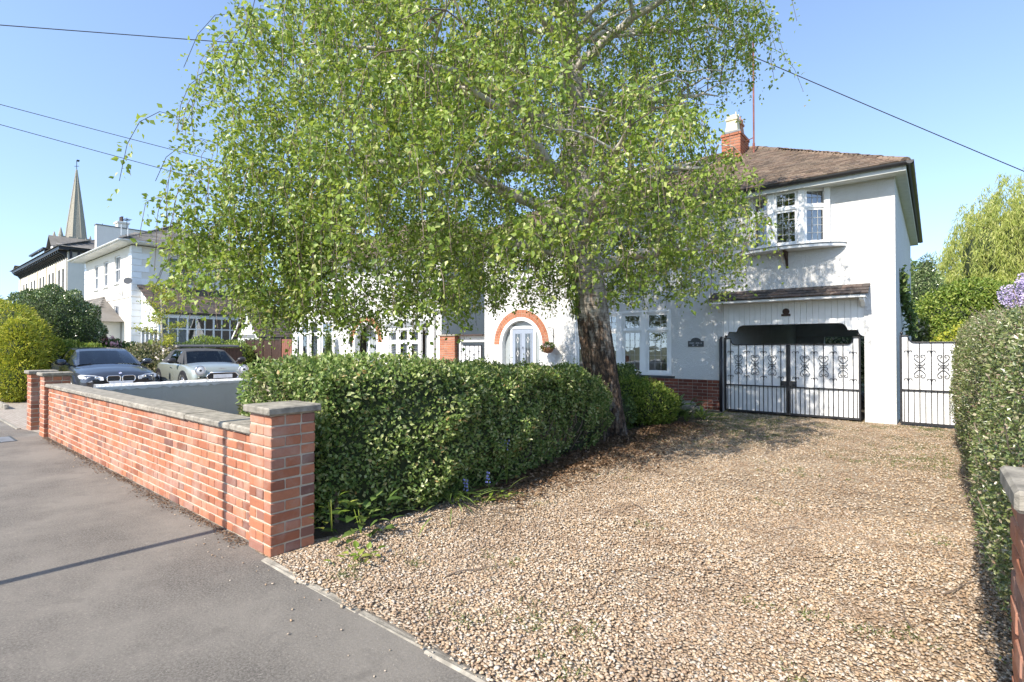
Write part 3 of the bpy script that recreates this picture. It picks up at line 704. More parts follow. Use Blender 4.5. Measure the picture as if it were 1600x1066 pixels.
def curtain(parent, mtx, x0, x1, z0, z1, y, mat='curtain', folds=6, taper=0):
    n = folds*6; V = []
    for k in range(9):
        f = k/8
        for i in range(n+1):
            s = i/n; xa = x0 + taper*(1-f)*0; x = x0 + (x1-x0)*s*(1-.25*taper*math.sin(f*math.pi))
            V.append(tuple(mtx @ Vector((x, y+.025*math.sin(s*folds*6.28), z0+(z1-z0)*f))))
    F = [(j*(n+1)+i, j*(n+1)+i+1, (j+1)*(n+1)+i+1, (j+1)*(n+1)+i) for j in range(8) for i in range(n)]
    return np_mesh('curtain', np.array(V), np.array(F), mat, parent, None, True)

def tile_plane(mb, o, U, V, wid, hgt, inside, tw=.165, gauge=.10, tl=.17, th=.012, mi=0):
    """plain tiles: rows up the slope. o eave corner, U along eave, V up slope; inside(u,v) keeps a tile"""
    o, U, V = Vector(o), Vector(U).normalized(), Vector(V).normalized(); N = U.cross(V).normalized()
    rows = int(hgt/gauge)+1
    for j in range(rows):
        v = j*gauge; u = -(tw/2 if j % 2 else 0)
        while u < wid:
            a, b = max(u, 0), min(u+tw-.004, wid)
            if b-a > .02 and inside((a+b)/2, v+gauge*.6):
                q = random.gauss(0, .0018); lift = th+random.uniform(0, .006); sk = random.gauss(0, .002)
                p0 = o+U*a+V*(v+q); p1 = o+U*b+V*(v+q+sk); p2 = o+U*b+V*(v+tl)+N*.002; p3 = o+U*a+V*(v+tl)+N*.002
                mb.add([p0+N*.004, p1+N*.004, p2, p3, p0+N*(lift+.01), p1+N*(lift+.01), p2+N*.006, p3+N*.006], [(0, 1, 5, 4), (4, 5, 6, 7), (1, 2, 6, 5), (3, 0, 4, 7)], mi)
            u += tw

def hip_roof(parent, x0, x1, y0, y1, ze, tan, mat='roof_tile', gauge=.10, tw=.165, hips=True, name='roof', th=.012, ridge_r=.11, yr=None):
    """hipped roof, eaves rectangle x0..x1,y0..y1 at ze, ridge along X"""
    half = (y1-y0)/2 if yr is None else yr-y0; yr = yr or (y0+y1)/2; bk = y1-yr; zr = ze+half*tan; sl = math.hypot(half, half*tan); c = half/sl
    A = (x0, y0, ze); B = (x1, y0, ze); C = (x1, y1, ze); D = (x0, y1, ze); E1 = (x0+half, yr, zr); E2 = (x1-half, yr, zr)
    mb = MB(); mb.add([A, B, E2, E1], [(0, 1, 2, 3)], 0, .5); mb.add([B, C, E2], [(0, 1, 2)], 0, .5); mb.add([C, D, E1, E2], [(0, 1, 2, 3)], 0, .5); mb.add([D, A, E1], [(0, 1, 2)], 0, .5)
    L = x1-x0; n = sl
    tile_plane(mb, (x0, y0-.03, ze-.01), (1, 0, 0), (0, c, c*tan), L, sl, lambda u, v: v*c < u+.06 and v*c < L-u+.06, tw, gauge, gauge*1.7, th)
    tile_plane(mb, (x1+.03, y0, ze-.01), (0, 1, 0), (-c, 0, c*tan), y1-y0, sl, lambda u, v: v*c < u+.06 and v*c*bk/half < y1-y0-u+.06, tw, gauge, gauge*1.7, th)
    tile_plane(mb, (x0-.03, y1, ze-.01), (0, -1, 0), (c, 0, c*tan), y1-y0, sl, lambda u, v: v*c*bk/half < u+.06 and v*c < y1-y0-u+.06, tw, gauge*2, gauge*3, th)
    rf = mb.build(name, mat, parent, recalc=False)
    # ridge and hip tiles
    h = MB()
    def run(p, q, l=.30):
        p, q = Vector(p), Vector(q); n = int((q-p).length/l); 
        for i in range(n):
            a = p+(q-p)*i/n; b = p+(q-p)*(i+1.12)/n; t = (b-a).normalized(); s = t.cross(Vector((0, 0, 1))).normalized(); up = s.cross(t)
            j = random.uniform(-.008, .008); pts = []
            for e, rr in ((a, ridge_r), (b, ridge_r*.82)):
                for k in range(7):
                    th_ = math.pi*k/6; pts.append(tuple(e + s*math.cos(th_)*rr + up*(math.sin(th_)*rr*.75-.02+j)))
            h.add(pts, [(k, k+1, k+8, k+7) for k in range(6)] + [tuple(range(6, -1, -1)), tuple(range(7, 14))])
    run(E1, E2, .32)
    if hips:
        for a, b in ((A, E1), (B, E2), (C, E2), (D, E1)): run(a, b)
    h.build('ridge_tiles', mat, rf, recalc=False)
    return rf, (E1, E2)

def gutter(parent, x0, x1, y0, y1, z, r=.058, mat='black_plastic', sides='SEWN', drop=.02):
    """half-round gutter around the eaves rectangle with brackets, fascia board inside it"""
    m = MB(); prof = [(r*math.cos(t), r*math.sin(t)) for t in [math.pi+math.pi*k/8 for k in range(9)]]
    runs = {'S': ((x0-r*2, y0-r, z), (x1+r*2, y0-r, z)), 'E': ((x1+r, y0-r*2, z), (x1+r, y1+r*2, z)), 'N': ((x1+r*2, y1+r, z), (x0-r*2, y1+r, z)), 'W': ((x0-r, y1, z), (x0-r, y0-r*2, z))}
    for k in sides:
        a, b = map(Vector, runs[k]); t = (b-a).normalized(); s = t.cross(Vector((0, 0, 1)))
        for w, zz in ((1, 0), (.86, .004)):
            vs = [tuple(e+s*px*w+Vector((0, 0, pz*w+zz))) for e in (a, b) for px, pz in prof]
            m.add(vs, [(i, i+1, i+10, i+9) for i in range(8)])
        m.add([tuple(a+s*px+Vector((0, 0, pz))) for px, pz in prof], [tuple(range(9))]); m.add([tuple(b+s*px+Vector((0, 0, pz))) for px, pz in prof], [tuple(range(9))])
        n = max(2, int((b-a).length/.85))
        for i in range(1, n):
            c = a+(b-a)*i/n
            vs = [tuple(c+t*d+s*px*1.12+Vector((0, 0, pz*1.12+.003))) for d in (-.015, .015) for px, pz in prof]
            m.add(vs, [(i2, i2+1, i2+10, i2+9) for i2 in range(8)])
    return m.build('gutter', mat, parent, recalc=False)
def eaves(parent, x0, x1, y0, y1, wx0, wx1, wy0, wy1, z, h=.17, mat='fascia'):
    m = MB(); t = .02
    m.box((x0, y0, z-h), (x1, y0+t, z-.005)); m.box((x0, y1-t, z-h), (x1, y1, z-.005)); m.box((x0, y0+t, z-h), (x0+t, y1-t, z-.005)); m.box((x1-t, y0+t, z-h), (x1, y1-t, z-.005))
    m.build('fascia', mat, parent)
    s = MB(); zz = z-h+.012
    s.box((x0+t, y0+t, zz), (x1-t, wy0+.02, zz+.012)); s.box((x0+t, wy1-.02, zz), (x1-t, y1-t, zz+.012))
    s.box((x0+t, wy0+.02, zz), (wx0+.02, wy1-.02, zz+.012)); s.box((wx1-.02, wy0+.02, zz), (x1-t, wy1-.02, zz+.012))
    return s.build('soffit', mat, parent)

def brick_arch(parent, xc, zs, r0, r1, y=-.012, rings=2, mat='orange_brick'):
    mb = MB(tf((0, 12, 0))); w = (r1-r0)/rings
    for k in range(rings):
        a = r0+k*w; n = int(math.pi*(a+w/2)/.085)
        for i in range(n):
            t0 = math.pi*(i+.06)/n; t1 = math.pi*(i+.94)/n
            p = [(xc+rr*math.cos(t), zs+rr*math.sin(t)) for rr, t in ((a+.004, t0), (a+w-.004, t0), (a+w-.004, t1), (a+.004, t1))]
            mb.prism(p, y, .03)
    n = 40
    for i in range(n):
        t0, t1 = math.pi*i/n, math.pi*(i+1)/n
        mb.prism([(xc+rr*math.cos(t), zs+rr*math.sin(t)) for rr, t in ((r0, t0), (r1, t0), (r1, t1), (r0, t1))], y+.006, .029, 1)
    return mb.build('brick_arch', [mat, 'mortar'], parent)

# ================================================================ MAIN HOUSE
def main_house():
    H = thing('house', 'white roughcast house with hipped tiled roof, arched door and carport behind the birch', 'house', (-5.7, 12, 0))
    x0, x1, yb = -10.85, -.55, 20.2; o = tf((x0, 12, 0))
    def lx(x): return x-x0
    # front wall (local x from the left corner)
    wall_holes('wall', 'roughcast', H, o, x1-x0, .0, 4.66, holes=[(lx(-7.55), lx(-4.86), .76, 2.34), (lx(-3.66), lx(-1.04), 0, 2.40), (lx(-3.02), lx(-1.66), 3.50, 4.64), (lx(-7.3), lx(-5.1), 3.5, 4.64), (lx(-10.0), lx(-9.0), 3.5, 4.5)], arches=[(lx(-9.43), .74, 1.52)])
    wall_holes('wall', 'roughcast', H, tf((x1, 12, 0), 'E'), yb-12, 0, 4.66)
    wall_holes('wall', 'roughcast', H, tf((x1, yb, 0), 'N'), x1-x0, 0, 4.66, holes=[(.25, 2.3, 0, 1.78), (4, 6, 1, 2.3)])
    wall_holes('wall', 'roughcast', H, tf((x0, yb, 0), 'W'), yb-12, 0, 4.66)
    # ground floor party wall of carport, its ceiling, and floor of the rooms
    m = MB(); m.box((-3.9, 12.26, 0), (-3.7, 19.94, 2.5)); m.box((-10.6, 12.26, 2.42), (-.81, 19.93, 2.55)); m.box((-10.6, 12.26, -.02), (-3.9, 19.93, .03)); m.box((-7.9, 12.26, .03), (-7.75, 19.93, 2.42)); m.box((-7.9, 14.5, .03), (-3.9, 14.6, 2.42)); m.box((-10.6, 14.2, 2.55), (-.81, 14.3, 4.6)); m.box((-10.6, 12.26, 4.62), (-.81, 19.93, 4.68))
    m.build('interior_wall', 'room_dark', H)
    m = MB(); m.box((-3.695, 12.3, .02), (-3.66, 19.9, 2.38)); m.box((-3.66, 12.3, 2.385), (-.83, 19.9, 2.41)); m.box((-.845, 12.3, .02), (-.815, 19.9, 2.38)); m.box((-3.655, 19.86, 1.8), (-.85, 19.9, 2.38)); m.build('carport_bounce_lining', 'white_board', H)  # white boards added inside the carport to bounce light and lift its dark interior
    # plinth of brick between window and carport
    mb = MB()
    for c in range(9):
        brick_run(mb, -7.6, -3.72, 11.955, 11.998, .03+c*.075, off=(.11 if c % 2 else 0))
    mb.box((-7.6, 11.962, 0), (-3.722, 11.999, .70), 1); mb.build('brick_plinth', ['dark_brick', 'dark_mortar'], H)
    # ground floor window: four leaded lights
    wn_ = MB(tf((0, 12, 0))); frame_rect(wn_, -7.55, -4.86, .76, 2.34, .05, -.012, .10)
    for i in range(1, 4): q = -7.50+2.59*i/4; wn_.cbox((q-.055, -.010, .81), (q+.055, .10, 2.29), .005)
    wf = wn_.build('window', 'white_paint', H)
    for i in range(4):
        a = -7.50+2.59*i/4+(.055 if i else 0); b = -7.50+2.59*(i+1)/4-(.055 if i < 3 else 0)
        light_unit(wf, tf((0, 12, 0)), a, b, .81, 2.29, 1.86, 3, 2, 5, y=.02)
    m = MB(); m.cbox((-7.62, 11.93, .705), (-4.78, 12.05, .755), .006); m.build('sill', 'dark_grey', wf)
    m = tf((0, 12, 0)); curtain(wf, m, -5.2, -4.88, .8, 2.3, .22, 'linen', 4, 1); curtain(wf, m, -7.5, -7.2, .8, 2.3, .22, 'linen', 4, 1); curtain(wf, m, -6.3, -6.0, 1.85, 2.3, .24, 'linen', 4)
    # arched porch with grey door
    dx, zs = -9.43, 1.52
    brick_arch(H, dx, zs, .80, 1.02)
    fr = MB(tf((0, 12, 0))); n = 28
    for i in range(n):
        t0, t1 = math.pi*i/n, math.pi*(i+1)/n
        fr.prism([(dx+r*math.cos(t), zs+r*math.sin(t)) for r, t in ((.70, t0), (.80, t0), (.80, t1), (.70, t1))], -.015, .16)
    fr.box((dx-.80, -.015, 0), (dx-.70, .16, zs)); fr.box((dx+.70, -.015, 0), (dx+.80, .16, zs)); 
    fr.box((dx-.47, .105, 0), (dx-.40, .165, 2.04)); fr.box((dx+.40, .105, 0), (dx+.47, .165, 2.04)); fr.box((dx-.50, .10, 1.98), (dx+.50, .166, 2.06))
    pf = fr.build('porch_frame', 'white_paint', H)
    pl = MB(tf((0, 12, 0))); pl.prism([(dx-.7, 0), (dx-.44, 0), (dx-.44, 2.03), (dx+.44, 2.03), (dx+.44, 0), (dx+.7, 0)] + [(dx+.7*math.cos(math.pi*i/20), zs+.7*math.sin(math.pi*i/20)) for i in range(21)], .15, .18); pl.build('side_panel', 'grey_panel', H)
    d = MB(tf((0, 12, 0))); d.cbox((dx-.40, .12, 0), (dx+.40, .16, 1.98), .004)
    for s in (-1, 1):
        frame_rect(d, dx+s*.19-.12, dx+s*.19+.12, .62, 1.86, .028, .105, .125)
    door = d.build('door', 'grey_paint', H)
    for s in (-1, 1): g = MB(tf((0, 12, 0))); g.box((dx+s*.19-.093, .112, .648), (dx+s*.19+.093, .121, 1.832)); g.build('pane', 'far_glass', door)
    k = MB(tf((0, 12, 0)))
    for s in (-1, 1):
        for zc in (.85, 1.25, 1.65):
            for q in range(4):
                a0, a1 = q*math.pi/2, (q+1)*math.pi/2
                k.tube([(dx+s*.19+.045*math.cos(a0), .108, zc+.09*math.sin(a0)), (dx+s*.19+.045*math.cos(a1), .108, zc+.09*math.sin(a1))], .006, 4)
        k.tube([(dx+s*.19, .108, .65), (dx+s*.19, .108, 1.83)], .003, 4)
    k.build('leading', 'white_paint', door)
    k = MB(tf((0, 12, 0))); k.tube([(dx, .118, 1.44), (dx, .10, 1.42)], .03, 10); k.tube([(dx-.03, .1, 1.42), (dx, .075, 1.36), (dx+.03, .1, 1.42)], .006, 6); k.build('knocker', 'chrome', door)
    # upper oriel: three facets bowed out, sill board and bracket
    zb, zt = 3.50, 4.64; P = [(-3.02, 0), (-2.61, -.21), (-2.07, -.21), (-1.66, 0)]
    P = [(-3.08, 12.0), (-2.62, 11.74), (-2.06, 11.74), (-1.60, 12.0)]
    ow = MB()
    for (px, py) in P[1:3]: ow.cbox((px-.06, py-.012, zb), (px+.06, py+.10, zt), .012)
    ow.cbox((-3.10, 11.90, zb), (-3.0, 12.06, zt), .006); ow.cbox((-1.68, 11.90, zb), (-1.58, 12.06, zt), .006)
    poly = [P[0], P[1], P[2], P[3]]
    ow.slab([(x, y, zt) for x, y in poly], (0, 0, .06)); wf = ow.build('window', 'white_paint', H)
    for i in range(3):
        a, b = Vector((*P[i], 0)), Vector((*P[i+1], 0)); L = (b-a).length; rz = math.atan2(b.y-a.y, b.x-a.x)
        light_unit(wf, Matrix.Translation(a) @ Matrix.Rotation(rz, 4, 'Z'), .045, L-.045, zb+.02, zt, 4.26, 3, 2, 4, y=.02)
    sl = MB(); arc = [(-2.34+1.03*math.sin(t), 12.0-.02-.40*(math.cos(t)-math.cos(R(80)))/(1-math.cos(R(80)))) for t in [R(-80+160*k/20) for k in range(21)]]
    sl.slab([(x, y, zb-.075) for x, y in arc] + [(-1.33, 12.0, zb-.075), (-3.35, 12.0, zb-.075)], (0, 0, .055)); sl.build('sill', 'white_paint', wf)
    sl = MB(); sl.slab([(x, y-.02, zb-.018) for x, y in arc] + [(-1.31, 12.0, zb-.018), (-3.37, 12.0, zb-.018)], (0, 0, .014)); sl.build('lead_flashing', 'lead', wf)
    bk = MB(tf((-2.37, 12, 0), 'W')); bk.add([], []); 
    bk = MB(); bk.slab([(-2.39, 11.995, 3.08), (-2.39, 11.99, 3.42), (-2.39, 11.70, 3.42), (-2.39, 11.74, 3.36), (-2.39, 11.92, 3.25)], (.045, 0, 0)); bk.build('bracket', 'dark_wood', wf)
    mt = tf((0, 12, 0)); curtain(wf, mt, -2.86, -2.66, 3.5, 4.3, .02); curtain(wf, mt, -1.93, -1.75, 3.5, 4.3, .06); 
    curtain(wf, mt, -2.98, -2.88, 3.5, 4.6, .10)
    jar = MB(); random.seed(4)
    for i, x in enumerate((-2.52, -2.34, -2.17)):
        for z in (3.56, 3.78, 4.0):
            if (i, z) == (1, 4.0): continue
            jar.lathe((x, 12.06, z), [(.03, 0), (.055, .03), (.06, .09), (.045, .14), (.02, .16)], 10)
        
    jar.build('ornament', 'white_petal', wf)
    # other upper windows behind the foliage
    for (a, b, n, z0) in ((-7.3, -5.1, 4, 3.5), (-10.0, -9.0, 2, 3.5)):
        zt2 = 4.64 if n == 4 else 4.5
        w = MB(tf((0, 12, 0))); frame_rect(w, a, b, z0, zt2, .05, -.012, .1)
        for i in range(1, n): q = a+(b-a)*i/n; w.cbox((q-.04, -.01, z0+.05), (q+.04, .1, zt2-.05), .004)
        wf = w.build('window', 'white_paint', H)
        for i in range(n): light_unit(wf, tf((0, 12, 0)), a+(b-a)*i/n+.05, a+(b-a)*(i+1)/n-.05, z0+.05, zt2-.05, 4.2, 3, 2, 4, y=.02)
        s = MB(); s.cbox((a-.06, 11.93, z0-.05), (b+.06, 12.02, z0-.005), .006); s.build('sill', 'white_paint', wf)
    # valance of white boards over the gates, lower edge shaped
    VX0, VX1 = -3.66, -1.04
    def prof(x):
        d = min(x-VX0, VX1-x)
        if d < .10: return 1.655 + (1-math.sqrt(max(0, 1-((d)/.10)**2)))*0 + .125*(1-math.sqrt(max(0, 1-(d/.10)**2)))
        if d < .28: return 1.78
        if d < .42: q = (d-.28)/.14; return 1.78+.14*math.sqrt(max(0, 1-(1-q)**2))
        return 1.92
    vb = MB(tf((0, 12, 0))); n = 24
    for i in range(n):
        a = VX0+(VX1-VX0)*i/n+.0025; b = VX0+(VX1-VX0)*(i+1)/n-.0025; xs = [a+(b-a)*k/6 for k in range(7)]
        vb.prism([(x, prof(x)) for x in xs] + [(b, 2.42), (a, 2.42)], .03, .055)
    vb.box((VX0, .056, 1.95), (VX1, .07, 2.42))
    V_ = vb.build('valance', 'white_board', H)
    tr = MB(tf((0, 12, 0))); xs = np.linspace(VX0, VX1, 140)
    tr.tube([(x, .04, prof(x)-.004) for x in xs], .009, 5); tr.build('valance_trim', 'black_iron', V_)
    # round plaque over a small bar on the boards
    em = MB(tf((0, 12, 0))); em.lathe((-2.40, .005, 2.185), [(.066, .024), (.066, .008), (.05, .002), (.046, .012), (.0, .012)], 22, axis='y'); em.cbox((-2.485, 0, 2.09), (-2.315, .024, 2.135), .003)
    em.build('plaque', 'dark_wood', H)
    # tiled canopy
    c0, c1 = -3.84, -.96
    ct = MB(); ct.slab([(c0, 11.62, 2.44), (c1, 11.62, 2.44), (c1, 12.0, 2.64), (c0, 12.0, 2.64)], (0, 0, .02), 0, .3)
    sl_ = Vector((0, .38, .20)).normalized(); tile_plane(ct, (c0-.02, 11.57, 2.435), (1, 0, 0), sl_, c1-c0+.04, .40, lambda u, v: True, .165, .14, .2, .016)
    cn = ct.build('canopy', 'canopy_tile', H, recalc=False)
    cb = MB(); cb.box((c0+.03, 11.63, 2.395), (c1-.03, 11.995, 2.412)); cb.box((c0+.03, 11.605, 2.385), (c1-.03, 11.63, 2.43)); 
    for x in (c0+.06, c1-.13): cb.slab([(x, 11.995, 2.22), (x, 11.995, 2.394), (x, 11.66, 2.394), (x, 11.68, 2.34), (x, 11.9, 2.30)], (.07, 0, 0))
    cb.build('canopy_board', 'white_board', cn)
    # drainpipe at carport, house name plaque
    dp = MB(); dp.tube([(-3.70, 11.94, .0), (-3.70, 11.94, 1.62)], .035, 10); dp.tube([(-3.70, 11.94, 1.62), (-3.70, 11.99, 1.66)], .03, 8); dp.build('gate_post', 'black_iron', H, True)
    na = MB(tf((0, 12, 0))); cx = -4.275
    na.prism([(cx-.18, 1.45), (cx+.18, 1.45), (cx+.18, 1.585)] + [(cx+.115*math.cos(R(a)), 1.585+.075*math.sin(R(a))) for a in range(0, 181, 15)] + [(cx-.18, 1.585)], -.014, .004)
    npl = na.build('name_plate', 'dark_grey', H)
    lt = MB(tf((0, 12, 0))); random.seed(11)
    for row, z, xs_, hh in ((0, 1.535, (-.135, -.105, -.075, -.045, .01, .04, .07, .10, .13), .034), (1, 1.485, (-.07, -.045, .03, .05), .03)):
        for x in xs_:
            for s in range(2):
                a = random.uniform(-.5, .5); lt.tube([(cx+x-.006*s+.002, -.016, z-hh/2), (cx+x+a*.012, -.016, z+hh/2)], .0022, 4)
    lt.build('lettering', 'lamp_white', npl)
    # roof
    e = (-11.15, -.37, 11.62, 20.5); ze = 4.78
    eaves(H, *e, x0, x1, 12, yb, ze); rf, _ = hip_roof(H, *e, ze, .606, yr=15.02)
    gutter(rf, *e, ze-.035, sides='SENW')
    # chimney
    cs = MB(); a0, a1, b0, b1 = -4.36, -3.88, 14.2, 15.0
    for c in range(16):
        z = 5.88+c*.075; q = .0 if c < 15 else .02
        brick_run(cs, a0-q, a1+q, b0-q, b0+.1-q, z, off=(.1 if c % 2 else 0)); brick_run(cs, a0-q, a1+q, b1-.1+q, b1+q, z, off=(.1 if c % 2 else 0))
        brick_run(cs, b0+.1-q, b1-.1+q, a0-q, a0+.1-q, z, axis=1, off=(.1 if c % 2 else 0)); brick_run(cs, b0+.1-q, b1-.1+q, a1-.1+q, a1+q, z, axis=1, off=(.05 if c % 2 else 0))
    cs.box((a0+.01, b0+.01, 5.5), (a1-.01, b1-.01, 7.07), 1)
    ch = cs.build('chimney', ['orange_brick', 'dark_mortar'], rf)
    cp = MB(); cp.slab([(a0+.0, b0+.0, 7.08), (a1, b0, 7.08), (a1, b1, 7.08), (a0, b1, 7.08)], (0, 0, .03))
    cp.add([(a0, b0, 7.11), (a1, b0, 7.11), (a1, b1, 7.11), (a0, b1, 7.11), (a0+.12, b0+.1, 7.2), (a1-.12, b0+.1, 7.2), (a1-.12, b1-.1, 7.2), (a0+.12, b1-.1, 7.2)], [(4, 5, 6, 7), (0, 1, 5, 4), (1, 2, 6, 5), (2, 3, 7, 6), (3, 0, 4, 7)]); cp.build('flaunching', 'lead', ch)
    for py, mt_ in ((14.4, 'pot_cream'), (14.78, 'terracotta')):
        pt = MB(); cx = -4.12
        def ring(w, z): return [(cx-w, py-w, z), (cx+w, py-w, z), (cx+w, py+w, z), (cx-w, py+w, z)]
        lv = [ring(.155, 7.12), ring(.125, 7.42), ring(.15, 7.44), ring(.15, 7.49), ring(.12, 7.50), ring(.125, 7.58)]
        vs = [p for l in lv for p in l]; pt.add(vs, [(i*4+k, i*4+(k+1) % 4, (i+1)*4+(k+1) % 4, (i+1)*4+k) for i in range(5) for k in range(4)])
        for sx in (-1, 1):
            for sy in (-1, 1): pt.cbox((cx+sx*.125-.03*(sx > 0)-.0, py+sy*.125, 7.57), (cx+sx*.125+.035*(sx < 0)-.005*sx, py+sy*.09, 7.64), .004)
        pt.build('chimney_pot', mt_, ch)
    m = MB(); m.tube([(-3.61, 14.42, 6.4), (-3.61, 14.42, 9.6)], .022, 8); m.tube([(-3.61, 14.42, 6.9), (-3.9, 14.6, 6.9)], .012, 6); m.tube([(-3.61, 14.42, 6.62), (-3.61, 14.42, 6.75)], .032, 8); ma = m.build('aerial_mast', 'rust', rf)
    m = MB(); m.tube([(-4.1, 14.42, 9.5), (-3.0, 14.42, 9.62)], .01, 6)
    for i in range(7): m.tube([(-4.0+i*.15, 14.2, 9.51+i*.016), (-4.0+i*.15, 14.64, 9.51+i*.016)], .005, 5)
    m.build('aerial', 'lead', ma)
    return H
main_house()

# hanging basket with flowers, held on a bracket beside the arched door
t = thing('hanging_basket', 'terracotta hanging basket with small flowers beside the arched grey door', 'hanging basket', (-8.25, 11.72, 1.3))
m = MB(); m.lathe((-8.25, 11.72, 1.27), [(.02, 0), (.10, .02), (.15, .09), (.165, .16), (.15, .16)], 16); m.build('basket', 'terracotta', t, True)
m = MB(); m.tube([(-8.25, 11.99, 1.55), (-8.25, 11.99, 1.95), (-8.25, 11.95, 1.97), (-8.25, 11.72, 1.98)], .008, 6); m.tube([(-8.25, 11.99, 1.7), (-8.25, 11.8, 1.96)], .006, 6)
for a in range(3): m.tube([(-8.25, 11.72, 1.98), (-8.25+.15*math.cos(a*2.1), 11.72+.15*math.sin(a*2.1), 1.43)], .003, 4)
m.build('bracket', 'black_iron', t)
P, N = blob_surface([((-8.25, 11.72, 1.47), (.2, .17, .10)), ((-8.3, 11.70, 1.41), (.17, .15, .1))], 700, .6)
leaves('foliage', P, N+rand_dirs(len(P)), rand_dirs(len(P)), .05, .03, 'mid_leaf', t); i = rng.choice(len(P), 60)
leaves('blossom', P[i]+N[i]*.02, rand_dirs(60), N[i], .045, .045, 'pink_petal', t)
# ================================================================ IRON GATES
def scroll_pair(mb, x, zc, y, s=1.0, r=.0055):
    for sx in (-1, 1):
        for sz in (-1, 1):
            p = []
            for k in range(12):     # curl
                a = R(300) - R(330)*k/11; rr = .012+.022*k/11; p.append((.036+rr*math.cos(a), .150+rr*math.sin(a)))
            p += [(.070, .125), (.052, .098), (.028, .072), (.008, .055)]
            mb.tube([(x+sx*a*s, y, zc+sz*b*s) for a, b in p], r, 5)
            p = [(.004, .012)] + [(.040+.021*math.cos(R(200)-R(k*32)), .032+.021*math.sin(R(200)-R(k*32)*-1)) for k in range(9)]
            mb.tube([(x+sx*a*s, y, zc+sz*b*s) for a, b in p], r, 5)
    mb.box((x-.011, y-.008, zc-.03), (x+.011, y+.008, zc+.03))
def hook(mb, x, z, y, s=1.0):
    for sx in (-1, 1):
        p = [(0.004, -.035), (.008, 0.0)] + [(.034+.024*math.cos(R(180)-R(k*28)), .002+.022*math.sin(R(180)-R(k*28))) for k in range(9)]
        mb.tube([(x+sx*a*s, y, z+b*s) for a, b in p], .0055, 5)
    mb.box((x-.010, y-.008, z-.06), (x+.010, y+.008, z-.045)); mb.box((x-.010, y-.008, z-.0), (x+.010, y+.008, z+.02))
def gate_leaf(t, x0, x1, bars, zt=1.50, zh=1.645, zm=.615, y=11.985, high='L', zb=.055, start='hook', hook_z=(1.33, .80), scr=1.06, yb=.02):
    """one leaf: iron frame and bars in front of white board"""
    w = x1-x0; pitch = w/(bars+.55) if high else w/(bars+1)
    xs = [x0+pitch*(i+1)-(.25*pitch) for i in range(bars)]
    if high == 'R': xs = [x1+x0-x for x in xs][::-1]
    first = xs[0] if high == 'L' else xs[-1]
    fr = MB(); S = 1 if high == 'L' else -1; xo = x0 if high == 'L' else x1; xi = x1 if high == 'L' else x0
    fr.cbox((x0, y-.02, zb-.02), (x0+.035, y+.02, (zh if high == 'L' else zt)), .004); fr.cbox((x1-.035, y-.02, zb-.02), (x1, y+.02, (zh if high == 'R' else zt)), .004)
    fr.box((x0+.034, y-.016, zb-.02), (x1-.034, y+.016, zb+.02)); fr.box((x0+.034, y-.014, zm-.012), (x1-.034, y+.014, zm+.012))
    r = .10; arc = [(first+S*(r-r*math.cos(R(a))), zh-.005-(zh-zt)*(math.sin(R(a)))) for a in range(0, 91, 10)]
    fr.tube([(xo, y, zh-.01), (first, y, zh-.01)], .011, 6); fr.tube([(a, y, b) for a, b in arc] + [(xi, y, zt)], .011, 6)
    fo = fr.build('gate_frame', 'black_iron', t)
    bm_ = MB(); top = lambda x: zh if abs(x-first) < .01 else zt
    for x in xs: bm_.tube([(x, y, zb), (x, y, top(x)-.01)], .0085, 6)
    allx = sorted(xs + [x0, x1])
    for a, b in zip(allx[:-1], allx[1:]):
        if b-a > .06: bm_.tube([((a+b)/2, y, zb), ((a+b)/2, y, zm)], .0075, 5)
    bm_.build('bars', 'black_iron', t)
    sc = MB(); seq = xs if high == 'L' else xs
    for i, x in enumerate(seq):
        isH = (i % 2 == 0) == (start == 'hook')
        if isH: [hook(sc, x, z, y) for z in hook_z]
        else: scroll_pair(sc, x, scr, y, 1.18)
    sc.build('scrollwork', 'black_iron', t)
    bd = MB(tf((0, y+yb, 0))); outline = [(x0+.01, zb-.01), (x1-.01, zb-.01)]
    if high == 'L': outline += [(x1-.01, zt)] + arc[::-1] + [(x0+.01, zh-.01)]
    else: outline += [(x1-.01, zh-.01)] + arc + [(x0+.01, zt)]
    bd.prism(outline, 0, .018); bd.build('backing_board', 'white_board', t)
    fn = MB(); xf = xo+S*.03; fn.lathe((xf, y, zh), [(.012, 0), (.012, .015), (.026, .03), (.026, .045), (.010, .065)], 10); fn.build('finial', 'black_iron', fo, True)
    return xs
t = thing('driveway_gate', 'left leaf of the black wrought iron gates on white boards under the tiled canopy', 'gate', (-3.0, 11.98, 0), 'wrought iron gates')
gate_leaf(t, -3.63, -2.36, 7, high='L')
m = MB(); m.cbox((-2.50, 11.955, .635), (-2.365, 11.975, .74), .003); m.lathe((-2.46, 11.93, .685), [(.0, 0), (.022, .004), (.022, .02), (.01, .03)], 12, axis='y'); m.build('lock_plate', 'black_iron', t)
t = thing('driveway_gate', 'right leaf of the black wrought iron gates on white boards under the tiled canopy', 'gate', (-1.7, 11.98, 0), 'wrought iron gates')
gate_leaf(t, -2.35, -1.10, 7, high='R')
m = MB(); m.cbox((-2.345, 11.955, .635), (-2.20, 11.975, .74), .003); m.lathe((-2.24, 11.93, .685), [(.0, 0), (.022, .004), (.022, .02), (.01, .03)], 12, axis='y'); m.build('lock_plate', 'black_iron', t)
t = thing('side_gate', 'single wrought iron gate on white boards between house corner and right hedge', 'gate', (-.1, 11.98, 0), 'wrought iron gates')
gate_leaf(t, -.50, .42, 5, zt=1.535, zh=1.665, high='L', zm=.66, hook_z=(1.36, .85), scr=1.10)
t = thing('side_gate', 'white wrought iron side gate under a lintel between the two white houses', 'gate', (-11.5, 11.98, 0), 'wrought iron gates')
